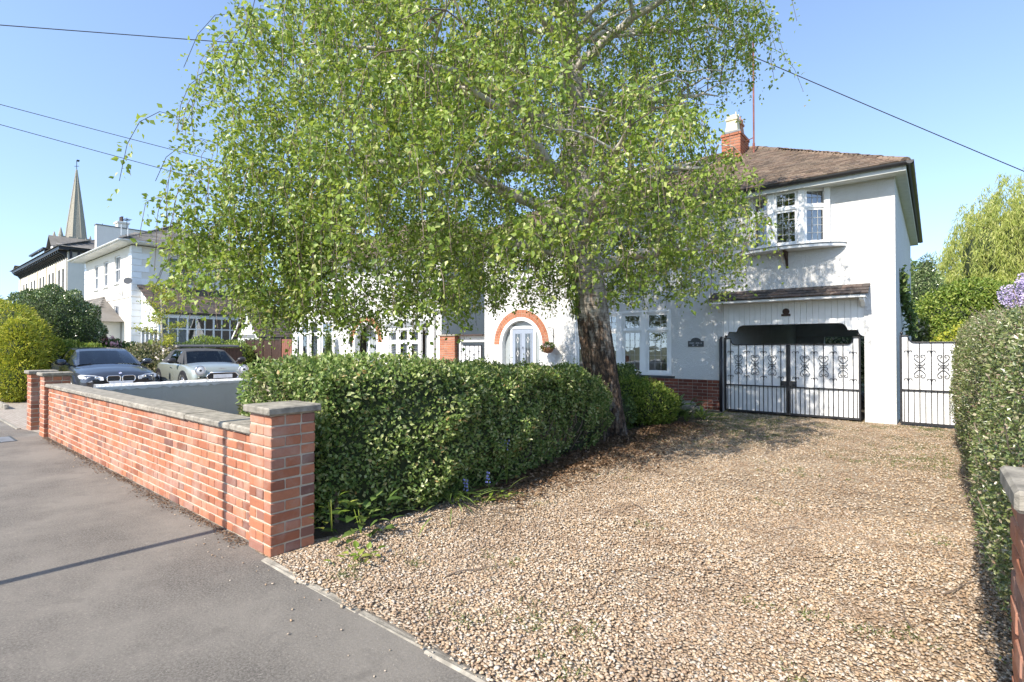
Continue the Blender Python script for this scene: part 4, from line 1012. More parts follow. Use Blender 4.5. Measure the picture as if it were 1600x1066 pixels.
gate_leaf(t, -12.0, -10.95, 5, zt=1.50, zh=1.64, high='L', zm=.66, hook_z=(1.30, .8), scr=1.02)
m = MB(); m.cbox((-12.0, 11.9, 1.80), (-10.86, 12.1, 1.84), .005); m.build('lintel', 'dark_wood', t)
m = MB(); m.box((-12.0, 12.06, 1.60), (-10.86, 12.09, 1.80)); m.build('lintel_panel', 'grey_render', t)
t = thing('brick_pier', 'square brick pier beside the gate between the two white houses', 'gate pier', (-12.4, 12, 0))
brick_pier(-12.74, -12.03, 11.86, 12.14, 24, t, 'orange_brick', 'dark_mortar'); coping(t, -12.79, -11.98, 11.82, 12.18, 1.80)

# ================================================================ NEIGHBOUR HOUSE
def neighbour():
    H = thing('house', 'white rendered house with shuttered bow window left of the gap behind the birch leaves', 'house', (-17.7, 12, 0))
    x0, x1, yb = -22.6, -12.8, 18.95; o = tf((x0, 12, 0))
    def lx(x): return x-x0
    wall_holes('wall', 'smooth_render', H, o, x1-x0, 0, 4.66, holes=[(lx(-22.2), lx(-19.2), .55, 2.5), (lx(-15.35), lx(-13.6), .55, 2.0), (lx(-22), lx(-19.5), 3.4, 4.5), (lx(-15.3), lx(-13.7), 3.4, 4.5)], arches=[(lx(-17.03), .74, 1.62)])
    wall_holes('wall', 'smooth_render', H, tf((x1, 12, 0), 'E'), yb-12, 0, 4.66)
    wall_holes('wall', 'smooth_render', H, tf((x1, yb, 0), 'N'), x1-x0, 0, 4.66); wall_holes('wall', 'smooth_render', H, tf((x0, yb, 0), 'W'), yb-12, 0, 4.66)
    m = MB(); m.box((-22.4, 13.6, 0), (-13, 13.7, 4.6)); m.box((-22.4, 12.3, -.02), (-13, 13.6, .02)); m.box((-22.4, 12.3, 2.6), (-13, 18.6, 2.7)); m.build('interior_wall', 'room_dark', H)
    # bow window with shutters, six lights
    n = 6; W_ = 3.1; xs = [-22.25+W_*i/n for i in range(n+1)]; pr = [(x, 12-.62*math.sin(math.pi*(i/n))**.8) for i, x in enumerate(xs)]
    b = MB(); b.slab([(x, y-.04, 2.47) for x, y in pr], (0, 0, .08)); b.slab([(x, y-.04, 0) for x, y in pr], (0, 0, .60))
    for x, y in pr: b.cbox((x-.065, y-.04, .6), (x+.065, y+.06, 2.47), .006)
    wf = b.build('bow_window', 'white_paint', H)
    for i in range(n):
        a, c = Vector((*pr[i], 0)), Vector((*pr[i+1], 0)); L = (c-a).length
        light_unit(wf, Matrix.Translation(a) @ Matrix.Rotation(math.atan2(c.y-a.y, c.x-a.x), 4, 'Z'), .05, L-.05, .6, 2.47, 1.97, 0, 0, 0, y=.0, shutters=True)
    # right hand window: shallow box bay with lead top
    b = MB(); b.box((-15.45, 11.72, .0), (-13.55, 12.0, .6)); b.cbox((-15.5, 11.68, 2.03), (-13.5, 12.0, 2.12), .005)
    for x in (-15.45, -14.8, -14.2, -13.62): b.cbox((x, 11.72, .6), (x+.09, 11.82, 2.03), .005)
    wf = b.build('bay_window', 'white_paint', H)
    for a, c in ((-15.36, -14.8), (-14.71, -14.2), (-14.11, -13.62)): light_unit(wf, tf((0, 11.76, 0)), a, c, .6, 2.03, 1.62, 0, 0, 0, y=0, shutters=True)
    b = MB(); b.slab([(-15.55, 11.66, 2.125), (-13.45, 11.66, 2.125), (-13.45, 12.0, 2.33), (-15.55, 12.0, 2.33)], (0, 0, .02)); b.build('bay_roof', 'lead', wf)
    # arched doorway
    dx, zs = -17.03, 1.62; brick_arch(H, dx, zs, .80, 1.02)
    fr = MB(tf((0, 12, 0))); n = 24
    for i in range(n):
        t0, t1 = math.pi*i/n, math.pi*(i+1)/n; fr.prism([(dx+r*math.cos(t), zs+r*math.sin(t)) for r, t in ((.70, t0), (.80, t0), (.80, t1), (.70, t1))], -.015, .2)
    fr.box((dx-.8, -.015, 0), (dx-.7, .2, zs)); fr.box((dx+.7, -.015, 0), (dx+.8, .2, zs)); fr.build('porch_frame', 'white_paint', H)
    d = MB(tf((0, 12, 0))); d.cbox((dx-.42, .5, 0), (dx+.42, .54, 2.05), .004); door = d.build('door', 'grey_panel', H)
    for z in (1.72, 1.32, .92, .52):
        d = MB(tf((0, 12, 0))); d.box((dx-.09, .485, z), (dx+.09, .499, z+.18)); d.build('pane', 'far_glass', door)
        d = MB(tf((0, 12, 0))); frame_rect(d, dx-.12, dx+.12, z-.03, z+.21, .028, .478, .5); d.build('pane_frame', 'chrome', door)
    d = MB(tf((0, 12, 0))); d.box((dx-.73, .56, 0), (dx+.73, .6, 2.5)); d.box((dx-.5, .49, 0), (dx-.43, .56, 2.12)); d.box((dx+.43, .49, 0), (dx+.5, .56, 2.12)); d.box((dx-.5, .491, 2.06), (dx+.5, .561, 2.13)); d.build('door_surround', 'white_board', H)
    for a, c in ((-22, -19.5), (-15.3, -13.7)):
        b = MB(tf((0, 12, 0))); frame_rect(b, a, c, 3.4, 4.5, .05, -.01, .08)
        k = 4 if c-a > 2 else 3
        for i in range(1, k): q = a+(c-a)*i/k; b.cbox((q-.04, -.008, 3.45), (q+.04, .08, 4.45), .004)
        wf = b.build('window', 'white_paint', H)
        for i in range(k): light_unit(wf, tf((0, 12, 0)), a+(c-a)*i/k+.04, a+(c-a)*(i+1)/k-.04, 3.45, 4.45, 4.1, 0, 0, 0, y=.02, shutters=True)
    d = MB(); d.tube([(-13.07, 11.94, 0), (-13.07, 11.94, 4.5), (-13.07, 11.7, 4.68)], .034, 8); d.build('downpipe', 'white_paint', H, True)
    w = MB(tf((0, 12, 0))); w.lathe((-17.95, -.1, 1.62), [(.02, -.05), (.06, -.03), (.06, .06), (.03, .10)], 8, axis='y'); w.box((-18.0, -.05, 1.45), (-17.9, -.01, 1.8)); w.build('wall_lamp', 'black_iron', H)
    e = (-22.95, -12.45, 11.62, 19.3); ze = 4.78; eaves(H, *e, x0, x1, 12, yb, ze); rf, _ = hip_roof(H, *e, ze, .586, gauge=.2, tw=.33); gutter(rf, *e, ze-.035)
neighbour()
shrub('climbing_plant', 'narrow green climber on the wall between the bow window and arched porch', 'plant', [((-18.95, 11.6, .75), (.16, .14, .8)), ((-19.0, 11.62, 1.6), (.12, .12, .5))], 1500, .07, .04, 'mid_leaf')

# ================================================================ PARKED CARS
def wpt(mtx, p): return mtx @ Vector(p)
def car(name_label, mtx, st, cab, paint, roofmat, kind):
    loc = mtx.translation; t = thing('parked_car', name_label, 'car', tuple(loc), 'cars parked on the next drive', mtx.to_euler().z)
    def sec(w, zb, zs, zc):
        h = [(0, zb), (.6*w, zb), (.88*w, zb+.02), (.97*w, zb+.12), (w, zb+.28), (w*1.0, (zb+zs)/2+.08), (w*.985, zs-.07), (w*.95, zs-.015), (w*.88, zs+.01), (w*.72, zs+(zc-zs)*.5), (w*.4, zs+(zc-zs)*.88), (0, zc)]
        return h
    # smooth the stations
    st = np.array(st); xs = np.concatenate([np.linspace(st[i, 0], st[i+1, 0], 3, endpoint=False) for i in range(len(st)-1)] + [[st[-1, 0]]])
    V = []; k = 0
    for x in xs:
        w, zb, zs, zc = [np.interp(-x, -st[:, 0], st[:, j]) for j in (1, 2, 3, 4)]; h = sec(w, zb, zs, zc)
        ring = [(x, y, z) for y, z in h] + [(x, -y, z) for y, z in h[-2:0:-1]]; k = len(ring); V += [tuple(wpt(mtx, p)) for p in ring]
    m = MB(); n = len(xs)
    F = [(i*k+j, i*k+(j+1) % k, (i+1)*k+(j+1) % k, (i+1)*k+j) for i in range(n-1) for j in range(k)] + [tuple(range(k)), tuple(range((n-1)*k, n*k))]
    m.add(V, F); body = m.build('body', paint, t, True)
    # cabin
    cols = lambda wb, wt, zb, zt: [(wb, zb), ((wb+wt)/2+.02, (zb+zt)/2), (wt+.01, zt-.05), (wt*.92, zt-.015), (wt*.5, zt), (0, zt+.004)]
    rows = []
    for x, zt, wt, wb, zb in cab: h = cols(wb, wt, zb, zt); rows.append([(x, y, z) for y, z in h] + [(x, -y, z) for y, z in h[-2::-1]])
    nc = len(rows[0]); glassF = []; side = [[], []]; roofF = []; rear = []
    for i in range(len(rows)-1):
        for j in range(nc-1):
            q = (i*nc+j, i*nc+j+1, (i+1)*nc+j+1, (i+1)*nc+j); tp = cab_tag[kind][i]
            mid = 3 <= j < nc-4
            if tp == 'W' and mid: glassF.append(q)
            elif tp == 'R' and mid: rear.append(q)
            elif tp == 'G' and (j < 2): side[0].append(q)
            elif tp == 'G' and (j >= nc-3): side[1].append(q)
            else: roofF.append(q)
    Vc = [tuple(wpt(mtx, p)) for r_ in rows for p in r_]
    def used(fs):
        ids = sorted({i for q in fs for i in q}); mp = {i: k for k, i in enumerate(ids)}; return [Vc[i] for i in ids], [tuple(mp[i] for i in q) for q in fs]
    for nm, fs, mt in (('roof', roofF, roofmat), ('windscreen', glassF, 'car_glass'), ('rear_window', rear, 'car_glass'), ('side_window', side[0], 'car_glass'), ('side_window', side[1], 'car_glass')):
        m = MB(); m.add(*used(fs)); o = m.build(nm, mt, t)
        if nm != 'roof': 
            pass
    for sx, sy in ((0, -.36), (0, .36), (-.85, -.32), (-.85, .32)):
        xs0 = cab_mirror[kind][0]-.75+sx; m = MB(mtx); m.cbox((xs0-.05, sy-.24, .5), (xs0+.45, sy+.24, .66), .05); m.cbox((xs0-.2, sy-.22, .55), (xs0-.06, sy+.22, 1.12), .05); m.cbox((xs0-.2, sy-.12, 1.13), (xs0-.1, sy+.12, 1.26), .04); m.build('seat', 'black_plastic', t)
    m = MB(mtx); xw = cab_mirror[kind][0]-.28; m.tube([(xw+.06*math.sin(a), -.36+.18*math.cos(a), 1.0+.17*math.sin(a)) for a in np.linspace(0, 6.2832, 20)], .014, 5); m.build('steering_wheel', 'black_plastic', t)
    # wheels
    R_ = .32
    for x, r_ in ((cab_wheel[kind][0], R_), (cab_wheel[kind][1], R_)):
        for s in (-1, 1):
            w = float(np.interp(-x, -st[:, 0], st[:, 1])); y = s*(w-.10)
            m = MB(mtx); m.lathe((x, y, R_), [(.20, -.11), (.30, -.11), (R_, -.08), (R_, .08), (.30, .115), (.20, .115)], 28, axis='y'); tw_ = m.build('wheel', 'rubber', t, True)
            m = MB(mtx); ys = y+s*.118; m.lathe((x, ys, R_), [(.055, -.004), (.055, .012)], 16, axis='y')
            for q in range(5):
                a = q*1.2566+.3; m.tube([(x+.04*math.cos(a), ys, R_+.04*math.sin(a)), (x+.2*math.cos(a), ys-s*.01, R_+.2*math.sin(a))], [.028, .02], 6)
            for q in range(28): a0, a1 = q*6.2832/28, (q+1)*6.2832/28; m.tube([(x+.21*math.cos(a0), ys-s*.01, R_+.21*math.sin(a0)), (x+.21*math.cos(a1), ys-s*.01, R_+.21*math.sin(a1))], .014, 4, 0, False)
            m.build('rim', 'alloy', tw_)
            m = MB(mtx); q0 = [(x+rr*math.cos(R(a)), R_+rr*math.sin(R(a))) for rr, a in [(.43, a) for a in range(-20, 201, 10)] + [(.345, a) for a in range(200, -21, -10)]]
            m.prism(q0, s*(w-.02), s*(w+.012)); m.build('wheel_arch', 'black_plastic' if kind == 'mini' else paint, t)
            m = MB(mtx); m.lathe((x, s*(w-.0), R_), [(.345, -.12*s), (.345, .006*s)], 24, axis='y'); m.build('wheel_well', 'black_plastic', t)
    # mirrors
    for s in (-1, 1):
        mx, mz = cab_mirror[kind]; m = MB(mtx)
        m.lathe((mx, s*1.0, mz), [(.0, -.13), (.05, -.12), (.085, -.05), (.085, .05), (.06, .10), (0, .12)], 12, axis='y'); m.tube([(mx, s*.82, mz-.08), (mx, s*.93, mz-.02)], .03, 6)
        m.build('wing_mirror', 'black_plastic' if kind == 'mini' else paint, t, True)
    return t, body
cab_tag = {'saloon': 'WPGPGPR', 'mini': 'WPGPR'}
cab_wheel = {'saloon': (-.85, -3.70), 'mini': (-.72, -3.22)}
cab_mirror = {'saloon': (-1.62, 1.02), 'mini': (-1.22, 1.03)}
def rrect(cy, cz, hw, hh, r, n=5):
    p = []
    for sx, sz, a0 in ((1, 1, 0), (-1, 1, 90), (-1, -1, 180), (1, -1, 270)):
        for k in range(n+1): a = R(a0+90*k/n); p.append((cy+sx*(hw-r)+r*math.cos(a), cz+sz*(hh-r)+r*math.sin(a)))
    return p
# dark blue saloon
mx = Matrix.Translation((-16.95, 4.22, 0)) @ Matrix.Rotation(R(-1.5), 4, 'Z')
st = [(0, .60, .30, .56, .60), (-.05, .74, .24, .64, .70), (-.16, .82, .2, .70, .78), (-.5, .89, .18, .78, .885), (-1.0, .915, .18, .85, .95), (-1.5, .92, .18, .91, .99), (-2.5, .92, .18, .94, 1.0), (-3.5, .92, .18, .97, 1.03), (-4.2, .88, .2, 1.0, 1.04), (-4.5, .82, .26, .98, 1.02), (-4.64, .68, .35, .88, .94)]
cab = [(-1.28, .975, .72, .78, .93), (-1.90, 1.335, .61, .80, .95), (-2.10, 1.395, .60, .80, .95), (-2.85, 1.43, .60, .80, .96), (-2.93, 1.43, .60, .80, .96), (-3.55, 1.37, .57, .79, .98), (-3.75, 1.32, .55, .78, 1.0), (-4.35, 1.05, .55, .70, 1.02)]
t, b = car('dark blue saloon car with chrome twin grille facing the low walls', mx, st, cab, 'blue_paint', 'blue_paint', 'saloon')
g = MB(mx)
for s in (-1, 1): g.slab([(.004-.04*abs(y), y, z) for y, z in rrect(s*.165, .60, .135, .075, .05)], (-.05, 0, 0))
gr = g.build('grille', 'black_plastic', t)
g = MB(mx)
for s in (-1, 1):
    q = [(.016-.04*abs(y), y, z) for y, z in rrect(s*.165, .60, .142, .082, .055)]; g.tube(q+[q[0]], .011, 6)
g.build('grille_surround', 'chrome', gr)
for s in (-1, 1):
    h = MB(mx); pl = [(.38, .565), (.39, .65), (.58, .70), (.80, .72), (.86, .69), (.84, .62), (.70, .575)]
    h.slab([(.055-.05*abs(y)-.42*max(0, abs(y)-.35)**1.3-max(0, z-.62)*.5, s*y, z) for y, z in pl], (-.14, 0, 0)); hl = h.build('headlight', 'lamp_white', t)
    h = MB(mx)
    for y in (.52, .67): h.lathe((.03-.42*(y-.35)**1.3, s*y, .635), [(.0, .012), (.03, .014), (.045, .0), (.045, -.02)], 14, axis='x')
    h.build('lens', 'chrome', hl)
rd = MB(mx); 
for k in range(4):
    a0 = k*90; pts_ = [(0, 0)] + [(.034*math.cos(R(a0+q*15)), .034*math.sin(R(a0+q*15))) for q in range(7)]
    rd.slab([(-.10+.006-z*.5, y, .742+z*.8) for y, z in pts_], (-.006, 0, 0), k % 2)
rd.build('badge', ['lamp_white', 'blue_petal'], t)
h = MB(mx); h.slab([(.01, y, z) for y, z in rrect(0, .40, .42, .06, .03)], (-.05, 0, 0)); h.build('lower_grille', 'black_plastic', t)
h = MB(mx); h.cbox((.012, -.26, .43), (.024, .26, .54), .004); h.build('number_plate', 'lamp_white', t)
h = MB(mx)
for s in (-.45, .15): h.tube([(-1.30, s, .985), (-1.42, s+.45, 1.02)], .008, 5)
h.build('wiper', 'black_plastic', t)
# small sage-grey soft-top
mx = Matrix.Translation((-16.55, 6.62, 0)) @ Matrix.Rotation(R(-3), 4, 'Z')
st = [(0, .60, .30, .60, .64), (-.04, .72, .24, .70, .76), (-.14, .79, .2, .78, .845), (-.4, .84, .18, .845, .92), (-.9, .86, .18, .90, .975), (-1.6, .865, .18, .93, .98), (-2.6, .865, .18, .94, .98), (-3.3, .85, .18, .94, .98), (-3.6, .81, .22, .92, .96), (-3.80, .68, .3, .84, .88)]
cab = [(-1.02, .965, .71, .77, .94), (-1.46, 1.315, .60, .78, .95), (-1.58, 1.36, .60, .78, .95), (-2.35, 1.395, .60, .78, .95), (-2.75, 1.36, .59, .78, .96), (-3.30, 1.02, .60, .74, .96)]
t, b = car('small pale sage green convertible with black fabric roof and round headlights', mx, st, cab, 'sage_paint', 'fabric_dark', 'mini')
for s in (-1, 1):
    h = MB(mx); c = (-.02, s*.60, .755)
    h.lathe(c, [(.0, .05), (.08, .045), (.12, .02), (.125, -.06)], 22, axis='x'); hl = h.build('headlight', 'lamp_white', t, True)
    h = MB(mx); q = [(c[0]+.022, c[1]+.135*math.cos(a), c[2]+.135*math.sin(a)) for a in np.linspace(0, 6.2832, 25)]; h.tube(q, .014, 6, 0, False); h.build('headlight_ring', 'chrome', hl, True)
    h = MB(mx); h.lathe((c[0]+.03, c[1], c[2]), [(.0, .026), (.035, .022), (.04, .005)], 14, axis='x'); h.build('lens', 'dark_grey', hl)
g = MB(mx); go = [(-.34, .685), (.34, .685), (.44, .59), (.40, .49), (.30, .44), (-.30, .44), (-.40, .49), (-.44, .59)]
g.slab([(.035-.05*abs(y), y, z) for y, z in go], (-.12, 0, 0)); gr = g.build('grille', 'black_plastic', t)
g = MB(mx); q = [(.045-.05*abs(y), y, z) for y, z in go]; g.tube(q+[q[0]], .018, 6); g.build('grille_surround', 'chrome', gr, True)
h = MB(mx); h.cbox((.044, -.26, .52), (.056, .26, .63), .004); h.build('number_plate', 'lamp_white', t)
h = MB(mx); h.slab([(-.02, y, z) for y, z in ((-.11, .80), (-.03, .785), (0, .80), (.03, .785), (.11, .80), (.03, .815), (-.03, .815))], (-.01, 0, 0)); h.build('badge', 'chrome', t)
h = MB(mx); h.tube([(-1.55, 0, 1.36), (-1.75, 0, 1.55)], .004, 4); h.build('aerial', 'black_plastic', t)
h = MB(mx); [h.cbox((-1.85, s*.868, .80), (-1.70, s*.885, .83), .004) for s in (-1, 1)]; h.build('door_handle', 'chrome', t)

# ================================================================ FENCE, SHED, GARAGE
t = thing('panel_fence', 'dark brown overlap panel fence with concrete post beside the white garage', 'fence', (-25.4, 12, 0))
for a in (-27.2, -25.4):
    m = MB()
    for k in range(13): z = .1+k*.127; m.slab([(a, 12.02, z), (a, 12.04, z), (a, 12.02, z+.14), (a, 12.0, z+.14)], (1.72, 0, 0), 0)
    for x in (a, a+.84, a+1.68): m.cbox((x, 11.98, .05), (x+.045, 12.05, 1.78), .004)
    m.cbox((a-.01, 11.975, 1.77), (a+1.74, 12.055, 1.8), .004); m.build('fence_panel', 'dark_wood', t)
for x in (-27.32, -25.47, -23.66):
    m = MB(); m.cbox((x, 11.96, 0), (x+.1, 12.08, 1.86), .008); m.build('fence_post', 'concrete' if x < -27 else 'dark_wood', t)
t = thing('garden_gate', 'reddish brown boarded gate between the dark fence and the neighbour house', 'gate', (-23.2, 12, 0))
m = MB()
for k in range(5): m.cbox((-23.54+k*.18, 12.0, .06), (-23.37+k*.18, 12.025, 1.80), .004)
m.build('gate_board', 'red_wood', t); m = MB(); m.box((-23.54, 12.03, .3), (-22.65, 12.06, .4)); m.box((-23.54, 12.03, 1.4), (-22.65, 12.06, 1.5)); m.build('ledge', 'red_wood', t)
t = thing('shed', 'low dark timber store with felt lid behind the sage green car', 'shed', (-24.5, 9.2, 0))
m = MB()
for k in range(18): m.cbox((-24.02, 8.0+k*.135, .05), (-24.0, 8.13+k*.135, 1.40), .003)
for k in range(9): m.cbox((-25.2+k*.135, 7.98, .05), (-25.07+k*.135, 8.0, 1.40), .003)
m.box((-25.2, 8.005, 0), (-24.025, 10.4, 1.38)); m.build('boarding', 'dark_wood', t)
m = MB(); m.slab([(-25.3, 7.9, 1.50), (-23.9, 7.9, 1.42), (-23.9, 10.5, 1.42), (-25.3, 10.5, 1.50)], (0, 0, .05)); m.build('roof', 'fabric_dark', t)
t = thing('garage', 'small white gabled garage with dark tiled roof behind the panel fence', 'garage', (-30.5, 15, 0))
gx0, gx1, gy = -31.9, -29.3, 13.6; gm = (gx0+gx1)/2
m = MB(tf((0, gy, 0))); m.prism([(gx0, 0), (gx1, 0), (gx1, 2.1), (gm, 3.5), (gx0, 2.1)], 0, .2); m.box((gx0, .2, 0), (gx0+.2, 5.8, 2.1)); m.box((gx1-.2, .2, 0), (gx1, 5.8, 2.1)); m.build('wall', 'smooth_render', t)
m = MB(); m.slab([(gx0-.25, gy-.2, 1.95), (gm, gy-.2, 3.56), (gm, gy+6, 3.56), (gx0-.25, gy+6, 1.95)], (0, 0, .03)); m.slab([(gx1+.25, gy-.2, 1.95), (gm, gy-.2, 3.56), (gm, gy+6, 3.56), (gx1+.25, gy+6, 1.95)], (0, 0, .03))
sv = Vector((-(gx1+.25-gm), 0, 1.61)).normalized(); tile_plane(m, (gx1+.27, gy-.2, 1.98), (0, 1, 0), sv, 6.2, 2.2, lambda u, v: True, .3, .2, .3, .016)
rf = m.build('roof', 'canopy_tile', t, recalc=False)
m = MB(); [m.slab([(gm+s*(gx1+.28-gm), gy-.24, 1.86), (gm+s*(gx1+.28-gm), gy-.24, 1.98), (gm, gy-.24, 3.62), (gm, gy-.24, 3.48)], (0, .03, 0)) for s in (-1, 1)]; m.build('bargeboard', 'white_paint', rf)
m = MB(tf((0, gy, 0))); m.cbox((gx0+.35, -.03, 1.95), (gx1-.35, 0.0, 2.15), .004); m.build('beam', 'lead', t)
m = MB(tf((0, gy, 0))); m.cbox((gx0+.4, -.02, 0), (gx1-.4, 0.0, 1.94), .004); m.build('garage_door', 'white_board', t)

# ================================================================ WHITE VILLA
def sash(parent, mtx, x0, x1, z0, z1, nx=2, mat='white_paint', sill=True):
    f = MB(mtx); frame_rect(f, x0, x1, z0, z1, .07, .06, .14); f.box((x0+.07, .08, (z0+z1)/2-.03), (x1-.07, .13, (z0+z1)/2+.03))
    for i in range(1, nx): q = x0+(x1-x0)*i/nx; f.box((q-.015, .075, z0+.07), (q+.015, .12, z1-.07))
    w = f.build('window', mat, parent); g = MB(mtx); g.add([(x0+.06, .12, z0+.06), (x1-.06, .12, z0+.06), (x1-.06, .12, z1-.06), (x0+.06, .12, z1-.06)], [(0, 1, 2, 3)]); g.build('pane', 'far_glass', w, recalc=False)
    if sill: s = MB(mtx); s.cbox((x0-.1, -.10, z0-.12), (x1+.1, .08, z0), .01); s.build('sill', 'white_paint', w)
    return w
def villa():
    H = thing('villa', 'tall cream white villa with corner quoins, slate roof and glazed lean-to', 'house', (-42, 12, 0))
    X0, X1, Y0, Y1 = -48.0, -37.2, 9.73, 16.6; S = tf((X0, Y0, 0)); E_ = tf((X1, Y0, 0), 'E'); lx = lambda x: x-X0; ly = lambda y: y-Y0
    ws = [(-45.5, -44.5, 5.42, 7.05), (-43.2, -42.2, 5.45, 7.10), (-40.7, -39.5, 5.50, 7.20)]
    wall_holes('wall', 'villa_render', H, S, X1-X0, 0, 7.55, [(lx(a), lx(b), c, d) for a, b, c, d in ws] + [(lx(-40.75), lx(-39.7), 2.15, 4.05)])
    wall_holes('wall', 'villa_render', H, E_, Y1-Y0, 0, 7.55, [(ly(11.65), ly(13.3), 5.35, 7.1)])
    wall_holes('wall', 'villa_render', H, tf((X1, Y1, 0), 'N'), X1-X0, 0, 7.55); wall_holes('wall', 'villa_render', H, tf((X0, Y1, 0), 'W'), Y1-Y0, 0, 7.55)
    for a, b, c, d in ws: sash(H, S, lx(a), lx(b), c, d)
    sash(H, S, lx(-40.75), lx(-39.7), 2.15, 4.05); sash(H, E_, ly(11.65), ly(13.3), 5.35, 7.1, 2)
    q = MB(); q2 = MB()
    for k in range(19):
        z = .2+k*.385
        if z > 7.2: break
        l1, l2 = (.55, .9) if k % 2 else (.32, .5)
        if z > 4.75 or True: q.cbox((X1-l1, Y0-.035, z), (X1+.035, Y0+l2, z+.36), .012)
        q2.cbox((X0-.03, Y0-.035, z), (X0+l1, Y0+.3, z+.36), .012)
    q.build('quoins', 'white_paint', H); q2.build('quoins', 'white_paint', H)
    b = MB(); b.cbox((X0-.02, Y0-.05, 4.42), (X1+.05, Y1, 4.52), .01); b.build('string_course', 'villa_render', H)
    e = (X0-.75, X1+.75, Y0-.75, Y1+.3); ze = 7.72
    eaves(H, *e, X0, X1, Y0, Y1, ze, .14, 'white_paint'); rf, _ = hip_roof(H, *e, ze, .50, 'slate', .25, .4, True, 'roof', .012, .12); gutter(rf, *e, ze-.03, .07, 'white_paint', 'SE')
    # rendered parapet / party wall rising behind the roof
    m = MB(); m.slab([(-50.0, 10.8, 4), (-50.0, 18.0, 4), (-50.0, 18.0, 10.85), (-50.0, 10.8, 10.85)], (-.45, 0, 0)); p = m.build('parapet_wall', 'villa_render', H); m = MB(); m.cbox((-50.5, 10.75, 10.85), (-49.95, 18.0, 10.93), .01); m.build('coping', 'lead', p)
    # lean-to with white glazing along the east wall
    LX = -34.1; L0, L1 = 10.2, 17.0
    m = MB(); m.slab([(X1, L0, 2.6), (X1, L0, 5.0), (LX, L0, 3.42), (LX, L0, 2.6)], (0, .08, 0)); m.box((X1, L0+.02, 0), (LX, L0+.08, .75)); m.box((LX-.12, L0, 0), (LX, L1, .75)); lw_ = m.build('lean_to_wall', 'white_board', H)
    m = MB(); m.slab([(X1, L0-.2, 5.12), (X1, L1, 5.12), (LX+.25, L1, 3.38), (LX+.25, L0-.2, 3.38)], (0, 0, .04)); sv = Vector((-(LX+.25-X1), 0, 1.74)).normalized()
    tile_plane(m, (LX+.27, L0-.2, 3.42), (0, 1, 0), sv, L1-L0+.2, 3.7, lambda u, v: True, .3, .2, .3, .018); m.build('lean_to_roof', 'canopy_tile', H, recalc=False)
    m = MB(); m.cbox((LX-.1, L0, 3.12), (LX+.02, L1, 3.32), .01); m.cbox((LX-.1, L0, .75), (LX+.04, L1, .85), .01); m.cbox((LX-.08, L0, 2.45), (LX, L1, 2.52), .01)
    for k in range(15): y = L0+k*.48; m.cbox((LX-.08, y, .8), (LX+.01, y+(.09 if k % 3 == 0 else .05), 3.2), .006)
    for k in range(5): x = X1+.1+k*.72; m.cbox((x, L0-.01, .75), (x+.09, L0+.07, 3.3), .006)
    m.cbox((X1, L0-.012, 2.45), (LX, L0+.068, 2.53), .006); gf = m.build('glazing_frame', 'white_paint', H)
    m = MB(); m.add([(LX-.04, L0, .8), (LX-.04, L1, .8), (LX-.04, L1, 3.2), (LX-.04, L0, 3.2)], [(0, 1, 2, 3)]); m.add([(X1, L0+.04, .8), (LX, L0+.04, .8), (LX, L0+.04, 3.3), (X1, L0+.04, 3.3)], [(0, 1, 2, 3)]); m.build('pane', 'glass', gf, recalc=False)
    m = MB(); m.box((X1+.02, L0+.3, .02), (X1+.2, L1, 3.4)); m.build('inner_wall', 'rock', H)
    m = MB(); m.lathe((0, 0, 0), [(.0, .0), (.11, .02), (.19, .07), (.22, .10)], 16); 
    d = m.build('satellite_dish', 'dark_grey', H); d.matrix_parent_inverse = Matrix(); d.location = (X1+.35-H.location.x, Y0-.25-H.location.y, 5.3); d.rotation_euler = (R(70), 0, R(60))
    m = MB(); m.tube([(-39.0, Y0-.12, 5.6), (-39.0, Y0-.12, 4.6)], .045, 6); m.lathe((-39.0, Y0-.2, 4.75), [(.1, 0), (.12, .1), (.1, .3)], 8); m.build('flue', 'white_paint', H)
    for x, y, z in ((-36.7, 9.4, 7.9), (-46.5, 11.5, 10.0)):
        m = MB(); m.tube([(x, y, z-.3), (x, y, z+.5)], .02, 5); m.build('vent_pipe', 'white_paint', H)
villa()
t = thing('slate_porch', 'low white outbuilding with patchy slate lean-to roof in front of the villa', 'outbuilding', (-42, 9, 0))
m = MB(); m.box((-50, 8.45, 0), (-39.1, 9.68, 3.0)); m.build('wall', 'villa_render', t)
m = MB(); A = (-50.2, 8.2, 2.98); B = (-38.5, 8.2, 2.98); C = (-42.9, 9.7, 4.72); D = (-50.2, 9.7, 4.72); B2 = (-38.5, 9.7, 2.98)
m.add([A, B, C, D], [(0, 1, 2, 3)]); m.add([B, B2, C], [(0, 1, 2)]); sv = Vector((0, 1.5, 1.74)).normalized()
tile_plane(m, (-50.2, 8.17, 2.98), (1, 0, 0), sv, 11.7, 2.3, lambda u, v: v < (11.7-u)*2.3/4.4, .3, .2, .3, .016); m.build('roof', 'slate', t, recalc=False)
m = MB(); m.tube([(-50.2, 8.12, 2.95), (-38.45, 8.12, 2.95)], .06, 8); m.tube([(-39.6, 8.1, 2.9), (-39.3, 8.3, 2.6), (-39.3, 8.38, 0)], .045, 8); m.build('gutter', 'white_paint', t, True)
sash(t, tf((-44.5, 8.33, 0)), 0, .9, 1.0, 2.6)

